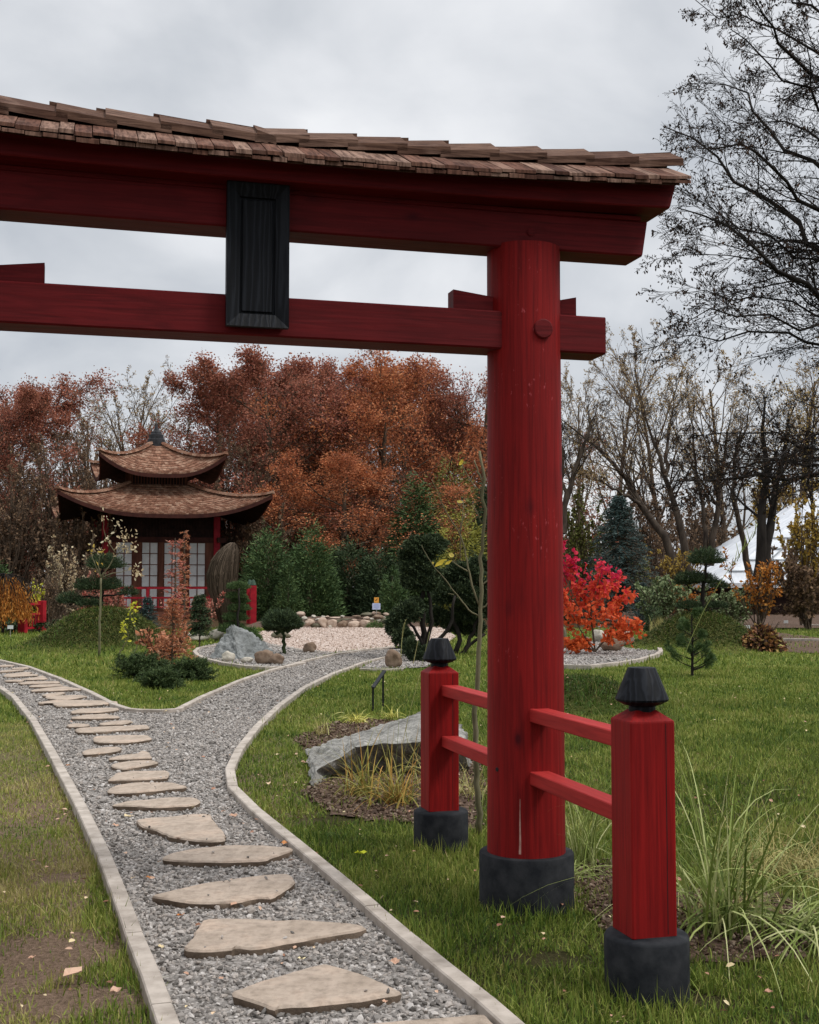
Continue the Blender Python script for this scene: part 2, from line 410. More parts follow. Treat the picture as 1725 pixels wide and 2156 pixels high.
cv=nt.nodes.new('ShaderNodeCombineXYZ'); nt.links.new(wm('DIVIDE',sx.outputs[0],zz),cv.inputs[0]); nt.links.new(wm('DIVIDE',sx.outputs[1],zz),cv.inputs[1])
n1=tex(nt,cv.outputs[0],3.4,6,.5,.25); n2=tex(nt,cv.outputs[0],1.5,4,.5)
cl=wm('ADD',wm('MULTIPLY',n1,.6),wm('MULTIPLY',n2,.4))
cc=ramp(nt,cl,[(.36,(4.0,4.25,4.65)),(.45,(5.1,5.3,5.6)),(.54,(6.5,6.62,6.85)),(.63,(7.9,7.95,8.05))])
zen=nt.nodes.new('ShaderNodeMapRange'); zen.inputs[1].default_value=.5; zen.inputs[2].default_value=1.; zen.inputs[3].default_value=1.; zen.inputs[4].default_value=3.4
nt.links.new(sx.outputs[2],zen.inputs[0])
vm=nt.nodes.new('ShaderNodeVectorMath'); vm.operation='SCALE'; nt.links.new(cc,vm.inputs[0]); frt=nt.nodes.new('ShaderNodeMapRange'); frt.inputs[1].default_value=-.8; frt.inputs[2].default_value=.6; frt.inputs[3].default_value=.80; frt.inputs[4].default_value=1.
nt.links.new(sx.outputs[1],frt.inputs[0]); nt.links.new(wm('MULTIPLY',zen.outputs[0],frt.outputs[0]),vm.inputs['Scale'])
mx=mixc(nt,.93,sky.outputs[0],vm.outputs[0])
nt.links.new(mx,bg.inputs[0]); bg.inputs[1].default_value=.095
sl=bpy.data.lights.new('sun','SUN'); sl.energy=1.4; sl.angle=math.radians(14); sl.color=(1,.965,.92)
so=bpy.data.objects.new('sun',sl); COL.objects.link(so)
sd=Vector((math.sin(SUN_AZ)*math.cos(SUN_EL),math.cos(SUN_AZ)*math.cos(SUN_EL),math.sin(SUN_EL)))
so.rotation_euler=sd.to_track_quat('Z','Y').to_euler(); so.location=(0,0,30)
SC.view_settings.view_transform='Standard'; SC.view_settings.look='None'; SC.view_settings.exposure=.42; SC.view_settings.gamma=1
# ================================================================== GROUND
def gz(x,y):
    """lawn height: mounds"""
    h=0
    for mx_,my,rx,ry,hh in MOUNDS:
        d=((x-mx_)/rx)**2+((y-my)/ry)**2
        h+=hh*np.exp(-d**1.35*1.1)
    return h
MOUNDS=[(-7.45,30.6,1.5,1.7,1.0),(7.25,31.2,1.35,1.6,.88),(2.15,15.6,.8,1.6,.42)]
def zg(x,y): return gz(x,y)+ .018*vnoise(x,y,1.1)*np.clip((y-2)/3,0,1)*np.clip((60-y)/15,0,1)-.02
def soil_sheet(poly,step):
    px=[p[0] for p in poly]; py=[p[1] for p in poly]; xs=np.arange(min(px),max(px)+step,step); ys=np.arange(min(py),max(py)+step,step)
    X,Y=np.meshgrid(xs,ys); x,y=X.ravel(),Y.ravel(); jx=x+.06*vnoise(x,y,9.); jy=y+.06*vnoise(y,x,8.)
    ins=inpoly(jx,jy,poly).reshape(X.shape); V=np.stack([x,y,zg(x,y)+.010+.012*vnoise(x,y,13.)],1); nx=len(xs)
    c=ins[:-1,:-1]&ins[1:,:-1]&ins[:-1,1:]&ins[1:,1:]; r,cc_=np.nonzero(c); a=r*nx+cc_
    o=fast('soil_bed',V,np.stack([a,a+1,a+nx+1,a+nx],1),None,'soil',smooth=True); tag(o,kind='structure')
def grid(x0,x1,y0,y1,nx,ny):
    X,Y=np.meshgrid(np.linspace(x0,x1,nx),np.linspace(y0,y1,ny)); V=np.stack([X.ravel(),Y.ravel(),gz(X.ravel(),Y.ravel())],1)
    i=np.arange((nx-1)*(ny-1)); r=i//(nx-1); c=i%(nx-1); a=r*nx+c
    return V,np.stack([a,a+1,a+nx+1,a+nx],1)
def ground_sheet():
    # one graded sheet, fine near the mounds, out to the horizon
    xs=np.concatenate([np.linspace(-600,-16,14)[:-1],np.linspace(-16,16,161),np.linspace(16,600,14)[1:]])
    ys=np.concatenate([np.linspace(-60,2,6)[:-1],np.linspace(2,44,169),np.linspace(44,900,22)[1:]])
    X,Y=np.meshgrid(xs,ys); x,y=X.ravel(),Y.ravel()
    z=zg(x,y)
    V=np.stack([x,y,z],1); nx,ny=len(xs),len(ys)
    i=np.arange((nx-1)*(ny-1)); r=i//(nx-1); c=i%(nx-1); a=r*nx+c
    o=fast('ground',V,np.stack([a,a+1,a+nx+1,a+nx],1),None,'lawn',smooth=True); tag(o,kind='structure')
ground_sheet()
# ---- kerb runs (top centre lines, near to far)
KA=[G(x,y,.045) for x,y in [(400,2290),(372,2200),(340,2115),(318,2052),(282,1965),(252,1882),(218,1795),(175,1705),(140,1640),(108,1580),(72,1518),(30,1466),(0,1446),(-60,1418),(-180,1384)]]
KB=[G(x,y,.045) for x,y in [(-200,1360),(-90,1374),(0,1389),(60,1403),(125,1427),(190,1456),(238,1481),(272,1492),(300,1494),(340,1494.5),(374,1492.5),(420,1469),(500,1434),(560,1413),(640,1391),(700,1377.5),(760,1368),(830,1361)]]
KC=[G(x,y,.045) for x,y in [(880,1366),(830,1378),(762,1395),(700,1418),(640,1447),(585,1487),(540,1530),(503,1577),(484,1618),(490,1655),(540,1705),(618,1768),(700,1836),(785,1908),(862,1974),(940,2038),(1020,2103),(1085,2160),(1180,2250)]]
PATH=[p[:2] for p in KA]+[p[:2] for p in KB]+[p[:2] for p in KC]
def kerb(name,pts,w=.078,top=.05,closed=False,mat='kerb',bot=-.06):
    """concrete edging: straight precast lengths meeting at joints"""
    pts=[Vector((p[0],p[1])) for p in pts]; n=len(pts); Lf=[];Rt=[]
    for i in range(n):
        a=pts[i-1] if (i>0 or closed) else pts[i]; b=pts[(i+1)%n] if (i<n-1 or closed) else pts[i]
        t=(b-a).normalized(); q=Vector((-t.y,t.x)); Lf.append(pts[i]+q*w/2); Rt.append(pts[i]-q*w/2)
    m=MB(); segs=n if closed else n-1
    for i in range(segs):
        j=(i+1)%n; L=(pts[j]-pts[i]).length; k=max(1,round(L/1.0)) if L>1.4 else 1
        for s in range(k):
            g=.0015/L if L>0 else 0; t0=s/k+g; t1=(s+1)/k-g
            dz=random.uniform(-.002,.002); zt=top+dz; c=.006
            a0=Lf[i].lerp(Lf[j],t0);a1=Lf[i].lerp(Lf[j],t1);b0=Rt[i].lerp(Rt[j],t0);b1=Rt[i].lerp(Rt[j],t1)
            ia0=a0.lerp(b0,c/w);ib0=b0.lerp(a0,c/w);ia1=a1.lerp(b1,c/w);ib1=b1.lerp(a1,c/w)
            V=[(*b0,bot),(*b1,bot),(*a1,bot),(*a0,bot),(*b0,zt-c),(*b1,zt-c),(*a1,zt-c),(*a0,zt-c),(*ib0,zt),(*ib1,zt),(*ia1,zt),(*ia0,zt)]
            m.add(V,[(3,2,1,0),(0,1,5,4),(1,2,6,5),(2,3,7,6),(3,0,4,7),(4,5,9,8),(5,6,10,9),(6,7,11,10),(7,4,8,11),(8,9,10,11)])
    return tag(m.build(name,mat),kind='structure')
kerb('kerb',KA); kerb('kerb',KB); kerb('kerb',KC)
RB=[G(x,y,.04) for x,y in [(640,1395),(600,1403),(560,1405),(520,1402),(470,1395),(435,1387),(416,1378),(410,1371),(418,1364),(440,1360),(470,1357)]]
kerb('kerb',RB,w=.09)
RC=[G(x,y,.06) for x,y in [(1150,1392),(1190,1400),(1240,1401),(1300,1395),(1350,1387),(1383,1377),(1392,1370),(1388,1363),(1370,1358),(1340,1355)]]
kerb('kerb',RC,w=.10,top=.07)
kerb('kerb',[G(x,y,.03) for x,y in [(758,1408),(800,1409),(850,1408)]],w=.06,top=.035)
kerb('kerb',[G(x,y,.03) for x,y in [(1640,1345),(1690,1346),(1760,1347)]],w=.12,top=.05)
kerb('kerb',[G(x,y,.03) for x,y in [(1690,1316),(1740,1316.5),(1800,1317)]],w=.2,top=.06)
kerb('kerb',[G(x,y,.03) for x,y in [(572,1357),(640,1368),(700,1374),(745,1371)]],w=.07,top=.03)
def sheet(name,poly,z,mat,kind='structure'):
    import bmesh
    bm=bmesh.new(); vs=[bm.verts.new((p[0],p[1],z)) for p in poly]; bm.faces.new(vs); bmesh.ops.triangulate(bm,faces=bm.faces)
    bmesh.ops.recalc_face_normals(bm,faces=bm.faces)
    me=bpy.data.meshes.new(name); bm.to_mesh(me); bm.free(); me.materials.append(MT[mat])
    if me.polygons[0].normal.z<0: me.flip_normals()
    o=bpy.data.objects.new(name,me); COL.objects.link(o); return tag(o,kind=kind)
sheet('path',PATH,.004,'gravel')
GREY2=[G(x,y)[:2] for x,y in [(410,1372),(418,1364),(470,1352),(545,1347),(575,1357),(640,1368),(700,1374),(760,1368.5),(700,1377.5),(640,1391),(600,1403),(560,1405),(520,1402),(470,1395),(435,1387)]]
sheet('gravel_bed',GREY2,.008,'gravel_far')
PINK=[G(x,y)[:2] for x,y in [(520,1338),(545,1346),(572,1357),(640,1368),(700,1374),(760,1369),(830,1361),(930,1364),(960,1340),(930,1322),(800,1319),(600,1319)]]
sheet('chippings_area',PINK,.012,'gravel_pink')
RCB=[p[:2] for p in RC]+[G(1260,1350)[:2],G(1150,1352)[:2]]
sheet('gravel_bed',RCB,.010,'gravel_far')
GREY3=[G(x,y)[:2] for x,y in [(758,1408),(850,1408),(900,1404),(930,1385),(880,1366),(830,1378),(785,1396)]]
sheet('gravel_bed',GREY3,.008,'gravel_far')
def jit(poly,amp,sub=4):
    out=[];n=len(poly)
    for i in range(n):
        a,b=poly[i],poly[(i+1)%n]
        for k in range(sub):
            t=k/sub; x=a[0]+(b[0]-a[0])*t; y=a[1]+(b[1]-a[1])*t; out.append((x+random.uniform(-amp,amp),y+random.uniform(-amp,amp)))
    return out
BED1=jit([G(x,y)[:2] for x,y in [(645,1660),(660,1695),(740,1722),(860,1728),(900,1740),(1010,1740),(1010,1600),(900,1570),(780,1600),(700,1625)]],.05)
BED2=jit([G(x,y)[:2] for x,y in [(612,1560),(660,1590),(780,1560),(870,1520),(770,1512),(680,1525)]],.05)
BED3=jit([G(x,y)[:2] for x,y in [(1175,1830),(1210,1900),(1300,1985),(1420,2010),(1560,2025),(1700,2000),(1725,1940),(1640,1880),(1400,1870),(1300,1800)]],.04)
BED4=jit([G(x,y)[:2] for x,y in [(1330,1352),(1450,1356),(1560,1366),(1660,1372),(1760,1374),(1760,1345),(1650,1332),(1540,1330)]],.1)
CLOD=True
for bd,st_ in ((BED1,.04),(BED2,.05),(BED3,.03),(BED4,.15)): soil_sheet(bd,st_)
# far planting ground behind the lawn
sheet('soil_bed',jit([(9,46),(20,44),(60,46),(60,75),(8,75)],.3),.016,'soil')
# ---- loose stones of the gravel
def ico():
    t=(1+5**.5)/2; v=unit(np.array([(-1,t,0),(1,t,0),(-1,-t,0),(1,-t,0),(0,-1,t),(0,1,t),(0,-1,-t),(0,1,-t),(t,0,-1),(t,0,1),(-t,0,-1),(-t,0,1)],float))
    f=np.array([(0,11,5),(0,5,1),(0,1,7),(0,7,10),(0,10,11),(1,5,9),(5,11,4),(11,10,2),(10,7,6),(7,1,8),(3,9,4),(3,4,2),(3,2,6),(3,6,8),(3,8,9),(4,9,5),(2,4,11),(6,2,10),(8,6,7),(9,8,1)])
    return v,f
def pebbles(name,poly,y0,y1,dens,size,mat,sd,zb=.0,xr=None):
    rng=np.random.default_rng(sd); px=[p[0] for p in poly]; x0,x1=min(px),max(px)
    if xr: x0,x1=max(x0,xr[0]),min(x1,xr[1])
    n=int((x1-x0)*(y1-y0)*dens); x=rng.uniform(x0,x1,n); y=rng.uniform(y0,y1,n)
    k=inpoly(x,y,poly)&(np.abs(x)<.345*y+.5); x,y=x[k],y[k]; n=len(x)
    v,f=ico(); Vv=v[None]*(1+rng.uniform(-.28,.28,(n,12,1)))
    s=size*rng.lognormal(0,.28,n); sc=np.stack([s*rng.uniform(.7,1.3,n),s*rng.uniform(.6,1.,n),s*rng.uniform(.4,.7,n)],1)*.5
    Vv=Vv*sc[:,None,:]
    q=unit(rng.normal(size=(n,4)))*np.array([1,.35,.35,1]); q=unit(q); w_,a,b,c=q.T
    R=np.stack([np.stack([1-2*(b*b+c*c),2*(a*b-c*w_),2*(a*c+b*w_)],1),np.stack([2*(a*b+c*w_),1-2*(a*a+c*c),2*(b*c-a*w_)],1),np.stack([2*(a*c-b*w_),2*(b*c+a*w_),1-2*(a*a+b*b)],1)],1)
    Vv=np.einsum('nij,nkj->nki',R,Vv); Vv+=np.stack([x,y,zb+s*rng.uniform(.0,.45,n)],1)[:,None,:]
    F=(np.arange(n)[:,None,None]*12+f[None]).reshape(-1,3)
    o=fast(name,Vv.reshape(-1,3),None,F,mat,rnd=np.repeat(rng.random(n),20)); return o
MT['pebble']=leafmat('gravel_stone',[(.105,.095,.085),(.20,.184,.168),(.295,.27,.248),(.34,.30,.265),(.49,.46,.43)],.85,.2)
MT['chip']=leafmat('pink_chip',[(.26,.19,.15),(.44,.34,.28),(.54,.44,.38),(.66,.58,.52)],.85,.2)
g1=pebbles('gravel_stones',PATH,4.1,8.5,3400,.019,'pebble',1); tag(g1,kind='stuff')
g2=pebbles('gravel_stones',PATH,8.5,15,2100,.021,'pebble',2); tag(g2,kind='stuff')
g3=pebbles('gravel_stones',PATH,15,30,800,.026,'pebble',3,xr=(-8,3)); tag(g3,kind='stuff')
for i,(pl,y0,y1) in enumerate(((GREY2,22,33),(GREY3,21,32),(RCB,24,36))):
    tag(pebbles('gravel_stones',pl,y0,y1,500,.032,'pebble',5+i),kind='stuff')
tag(pebbles('chippings',PINK,27,48,330,.036,'chip',9),kind='stuff')
# ================================================================== STEPPING STONES
A_=lambda x,y:(x/3.2775,1342.1+y/3.2775)
L_=lambda x,y:(x/2.979,1684.2+y/2.979)
C_=lambda x,y:(473.7+x/2.521,1684.2+y/2.521)
def pa(f,*c): return [f(*p) for p in c]
STONES=[
 pa(C_,(700,1205),(760,1185),(900,1170),(1200,1150),(1370,1138),(1395,1160),(1440,1189),(1300,1260),(900,1280)),
 pa(C_,(20,1025),(230,945),(520,868),(560,872),(740,925),(920,1005),(935,1020),(760,1050),(560,1075),(300,1090),(270,1100),(160,1065)),
 pa(L_,(1155,935),(1190,890),(1270,742),(1450,740))+pa(C_,(180,628),(290,642),(420,635),(640,650),(735,665),(740,680),(560,712),(350,750),(150,785),(60,775))+pa(L_,(1450,935),(1250,945)),
 pa(L_,(945,597),(1100,560),(1300,515),(1500,490))+pa(C_,(200,398),(330,388),(350,400),(372,437),(310,475),(255,515),(190,512),(130,520))+pa(L_,(1500,632),(1220,640),(1130,628),(1000,608)),
 pa(L_,(1015,362),(1060,335),(1200,305),(1420,285))+pa(C_,(60,238),(170,240),(345,252),(355,268),(300,285),(205,318),(60,322))+pa(L_,(1250,382),(1060,372)),
 pa(A_,(930,1260),(1010,1245),(1170,1235),(1300,1220),(1430,1215),(1455,1225),(1475,1265),(1550,1340),(1560,1360),(1545,1400),(1440,1408),(1340,1395),(1180,1370),(1100,1330),(1000,1310),(970,1290)),
 pa(A_,(782,1150),(900,1125),(1140,1105),(1330,1100),(1375,1115),(1378,1135),(1320,1158),(1080,1166),(900,1160),(790,1155)),
 pa(A_,(743,1045),(830,1012),(960,998),(1180,998),(1280,1020),(1285,1030),(1150,1042),(1000,1060),(830,1070),(750,1062)),
 pa(A_,(750,978),(800,935),(900,922),(1140,915),(1165,925),(1165,955),(1140,968),(900,978),(760,982)),
 pa(A_,(765,875),(830,858),(900,850),(1060,845),(1100,862),(1000,880),(860,905),(790,893)),
 pa(A_,(748,832),(830,812),(960,798),(990,778),(1025,790),(1055,828),(930,832),(760,838)),
 pa(A_,(573,787),(590,775),(700,758),(820,752),(843,768),(800,782),(640,800),(578,803)),
 pa(A_,(650,690),(670,678),(850,672),(1020,672),(1047,695),(1000,708),(900,718),(840,722),(700,722),(648,712)),
 pa(A_,(518,635),(560,622),(780,612),(1010,602),(1030,612),(1020,625),(800,640),(620,653),(530,648)),
 pa(A_,(680,592),(780,575),(890,570),(915,578),(860,592),(700,602)),
 pa(A_,(455,603),(520,590),(570,594),(630,600),(600,610),(480,613)),
 pa(A_,(490,550),(590,532),(720,525),(760,532),(830,545),(800,552),(640,556),(500,557)),
 pa(A_,(487,508),(560,490),(720,483),(815,484),(820,497),(700,512),(500,519)),
 pa(A_,(262,447),(380,432),(540,430),(660,434),(812,440),(808,452),(600,466),(400,473),(360,450),(280,456)),
 pa(A_,(312,408),(345,402),(560,395),(605,405),(480,424),(400,427),(330,418)),
 pa(A_,(290,398),(330,385),(440,374),(455,382),(400,395),(330,402)),
 pa(A_,(212,362),(300,350),(450,336),(500,345),(575,352),(560,357),(400,364),(220,369)),
 pa(A_,(200,334),(270,324),(415,320),(435,329),(300,338),(210,339)),
 pa(A_,(125,312),(200,302),(400,300),(418,308),(380,312),(150,319)),
 pa(A_,(33,296),(110,288),(135,288),(120,292),(170,292),(150,302),(35,300)),
 pa(A_,(145,288),(250,272),(295,262),(333,284),(200,290)),
 pa(A_,(28,262),(40,252),(170,238),(225,238),(200,248),(265,255),(255,260),(100,268),(30,270)),
 pa(A_,(0,230),(60,222),(170,220),(150,226),(40,234),(0,237)),
 pa(A_,(80,210),(190,203),(205,210),(190,213),(85,215)),
 pa(A_,(-60,194),(0,192),(30,187),(103,190),(90,195),(0,198)),
]
ORD=['nearest','second','third','fourth','fifth','sixth','seventh','eighth','ninth','tenth','eleventh','twelfth','thirteenth','fourteenth','fifteenth','sixteenth','seventeenth','eighteenth','nineteenth','twentieth']+['twenty-'+s for s in('first','second','third','fourth','fifth','sixth','seventh','eighth','ninth')]+['farthest']
LOOK=['cut by the bottom edge of the photo','kite shaped with a pointed back','long with a straight slanted left end','wedge shaped with a blunt right end','lens shaped and slender','broad with a stepped lower left side','long and pointed at its left','long with a dark broken front edge','rectangular with a notched right end','small and pointed at its right','small triangular','short thick bar shaped','broad bar shaped','long and thin with rounded ends','right one of a pair','left one of a pair','thin bar shaped','thin even bar shaped','very long with a notched left front','pointed at both ends','short tilted','long thin pointed at its right','plain thin','thin straight','sliver shaped at the left','peaked','broken edged','narrow','little','left margin']
SPOL=[]
def chaikin_ratio(poly,k=.22):
    out=[]; n=len(poly)
    for i in range(n):
        a,b=np.array(poly[i]),np.array(poly[(i+1)%n]); L=np.linalg.norm(b-a); q=min(k,.03/L if L else k); q=max(q,.06)
        out+= [tuple(a+(b-a)*q),tuple(b-(b-a)*q)]
    return out
for i,pl in enumerate(STONES):
    top=.042; P=[G(x,y,top)[:2] for x,y in pl]
    # the far stones look thin from here: nothing to add, they are real outlines on the ground
    P=chaikin_ratio(P); Q=[]
    n=len(P)
    for k in range(n):
        a,b=P[k],P[(k+1)%n]; L=math.dist(a,b); m_=max(1,int(L/.03))
        for s in range(m_):
            t=s/m_; x=a[0]+(b[0]-a[0])*t; y=a[1]+(b[1]-a[1])*t
            j=noise.noise(Vector((x*9,y*9,i)))*.010+noise.noise(Vector((x*27,y*27,i)))*.007; Q.append((x+j,y+noise.noise(Vector((x*9,y*9,i+50)))*.010+noise.noise(Vector((x*27,y*27,i+9)))*.007))
    c=np.mean(Q,axis=0); cx_,cy_=c; m=MB(); n=len(Q)
    rings=[(1.0-.05,-.03),(1.0,.012),(1.012,top-.010),(.985,top-.001),(.93,top+.001)]
    V=[]
    for kk,(s,z) in enumerate(rings):
        for (x,y) in Q:
            d=math.hypot(x-cx_,y-cy_) or 1; off=(s-1)*.35
            e=noise.noise(Vector((x*14,y*14,kk*3+i)))*(.008 if kk in(1,2) else .002)
            V.append((x+(x-cx_)/d*(off+e),y+(y-cy_)/d*(off+e),z+(noise.noise(Vector((x*5,y*5,i)))*.004 if kk>1 else 0)))
    V.append((cx_,cy_,top+.002)); F=[]
    for kk in range(len(rings)-1):
        for q in range(n): F.append([kk*n+q,kk*n+(q+1)%n,(kk+1)*n+(q+1)%n,(kk+1)*n+q])
    for q in range(n): F.append([(len(rings)-1)*n+q,(len(rings)-1)*n+(q+1)%n,len(V)-1])
    m.add([(v[0]-cx_,v[1]-cy_,v[2]) for v in V],F); o=m.build('stepping_stone','flag',auto=.6); o.data.materials.append(MT['flag_edge_shade'])
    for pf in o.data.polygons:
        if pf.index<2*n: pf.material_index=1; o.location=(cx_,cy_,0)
    SPOL.append(Q)
    tag(o,f'{ORD[i]} sandstone stepping stone on the gravel path, {LOOK[i]}','stepping stone','sandstone stepping stones in the gravel path')
for k,pl in enumerate(SPOL[:11]):
    ys=[p[1] for p in pl]; tag(pebbles('gravel_stones',pl,min(ys),max(ys),16,.015,'pebble',700+k,zb=.045),kind='stuff')
MT['clod']=leafmat('soil_crumb',[(.035,.022,.015),(.09,.058,.04),(.16,.11,.08),(.24,.19,.14)],.95,.1)
for k,(pl,dn,sz) in enumerate(((BED1,900,.02),(BED2,500,.025),(BED3,1500,.018))):
    ys=[p[1] for p in pl]; tag(pebbles('soil_crumbs',pl,min(ys),max(ys),dn,sz,'clod',720+k,zb=.004),kind='stuff')
# ================================================================== GATE
GA=math.radians(15.3); GM=(.575,6.22)
gate=thing('torii_gate','large red wooden gate with shingled top beam and black central plaque beside the path','gate',(GM[0],GM[1],0),GA)
PS=-2.70; MID=PS/2
def curve(s,k): return k*(s-MID)**2
def beam(name,mat,s0,s1,off,z0,z1,k,bev=.008,cutb=0,cutt=0,n=24,parent=gate,y0=None,y1=None,kt=None):
    """long beam along x with a lift k towards the ends; cut: end slant"""
    m=MB(); ya,yb=(-off,off) if y0 is None else (y0,y1); V=[];F=[]
    c=bev; prof=[(ya+c,z0),(yb-c,z0),(yb,z0+c),(yb,z1-c),(yb-c,z1),(ya+c,z1),(ya,z1-c),(ya,z0+c)]; q=len(prof)
    for i in range(n+1):
        t=i/n
        for (y,z) in prof:
            h=(z-z0)/(z1-z0); a=s0-cutb*h; b=s1+cutt*h; s=a+(b-a)*t
            V.append((s,y,z+curve(s,k if kt is None else k+(kt-k)*h)))
    for i in range(n):
        for j in range(q): F.append([i*q+j,i*q+(j+1)%q,(i+1)*q+(j+1)%q,(i+1)*q+j])
    F.append(list(range(q))); F.append([n*q+j for j in range(q)][::-1])
    m.add(V,F); return m.build(name,mat,parent)
# (local +y points away from the camera, front face is y=-off)
def pillar(x,name='pillar'):
    m=MB(); prof=[]
    for i in range(26):
        z=.245+(3.236-.245)*i/25; r=.193-.010*(z/3.2)+.003*noise.noise(Vector((x,0,z*1.4)))
        prof.append((r,z))
    m.lathe(prof,40,(x,0),jit=.02); p=m.build(name,'red_pillar',gate,auto=.9)
    m=MB(); m.lathe([(.228,-.15),(.232,.0),(.232,.240),(.228,.247),(.19,.249)],44,(x,0),jit=.012); m.build('footing','footing',gate,auto=.7)
    return p
for x in (0,PS):
    p=pillar(x)
    m=MB(); m.lathe([(.0485,0),(.0485,.010),(.043,.014)],28)
    # round peg end on the front face of the pillar
    o=m.build('peg','red_x',p,auto=.6); o.location=(x+.03,-.184,2.80); o.rotation_euler=(PI/2,0,0)
    m=MB(); m.lathe([(.02,0),(.02,.008),(.016,.010)],20); o=m.build('peg','red_x',p,auto=.6); o.location=(x+.0,-.100,3.30); o.rotation_euler=(PI/2,0,0)
    for sy in (-1,1):
        y=sy*1.37; xx=x-.035
        m=MB(); V=[];h=.0925;ch=.006
        sec=[(-h+ch,-h),(h-ch,-h),(h,-h+ch),(h,h-ch),(h-ch,h),(-h+ch,h),(-h,h-ch),(-h,-h+ch)]
        zs=[.222,.5,.8,1.024]; q=8
        for z in zs: V+=[(xx+a,y+b,z) for a,b in sec]
        V+=[(xx+a*.985,y+b*.985,1.03) for a,b in sec]; V+=[(xx+a*.45,y+b*.45,1.068) for a,b in sec]
        F=[[i*q+j,i*q+(j+1)%q,(i+1)*q+(j+1)%q,(i+1)*q+j] for i in range(5) for j in range(q)]+[list(range(q))[::-1],[5*q+j for j in range(q)]]
        m.add(V,F); post=m.build('support_post','red_z',gate)
        m=MB(); m.box(xx+.052,xx+.0545,y-.0932,y-.0920,.23,1.02); m.build('drying_crack','black',post)
        m=MB(); m.lathe([(.050,1.050),(.052,1.075),(.050,1.082),(.072,1.088),(.101,1.103),(.103,1.110),(.097,1.125),(.055,1.226),(.052,1.230),(.0,1.231)],30,(xx,y)); m.build('finial','black_z',post,auto=.5)
        m=MB(); m.lathe([(.158,-.15),(.162,0),(.163,.202),(.158,.212),(.150,.217),(.10,.222)],40,(xx+.01,y),jit=.03); m.build('footing','footing',gate,auto=.7)
        for z0,z1 in ((.895,.958),(.596,.660)):
            m=MB(); ya,yb=(y+.0925,0-.15) if sy<0 else (.15,y-.0925); m.box(-.05,.048,ya,yb,z0,z1,.004)
            r=m.build('rail','red_y',gate); r.location.x=x
# tie beam through the pillars
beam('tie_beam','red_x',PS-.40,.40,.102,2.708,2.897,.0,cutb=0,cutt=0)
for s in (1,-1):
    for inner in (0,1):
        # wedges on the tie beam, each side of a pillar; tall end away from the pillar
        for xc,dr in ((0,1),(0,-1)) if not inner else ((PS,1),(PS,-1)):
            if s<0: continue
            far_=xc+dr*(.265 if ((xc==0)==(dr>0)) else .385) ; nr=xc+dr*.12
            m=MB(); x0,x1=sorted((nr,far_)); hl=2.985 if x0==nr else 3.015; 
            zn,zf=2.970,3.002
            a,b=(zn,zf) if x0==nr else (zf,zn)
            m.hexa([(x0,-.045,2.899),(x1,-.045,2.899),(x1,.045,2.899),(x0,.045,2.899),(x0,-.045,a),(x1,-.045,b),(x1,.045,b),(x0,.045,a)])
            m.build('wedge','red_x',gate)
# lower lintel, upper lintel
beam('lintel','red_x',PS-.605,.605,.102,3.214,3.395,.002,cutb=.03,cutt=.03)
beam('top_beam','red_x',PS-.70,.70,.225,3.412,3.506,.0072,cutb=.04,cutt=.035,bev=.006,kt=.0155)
beam('packing_board','red_x',PS-.60,.60,.10,3.390,3.414,.004,cutb=0,cutt=0,bev=.003)
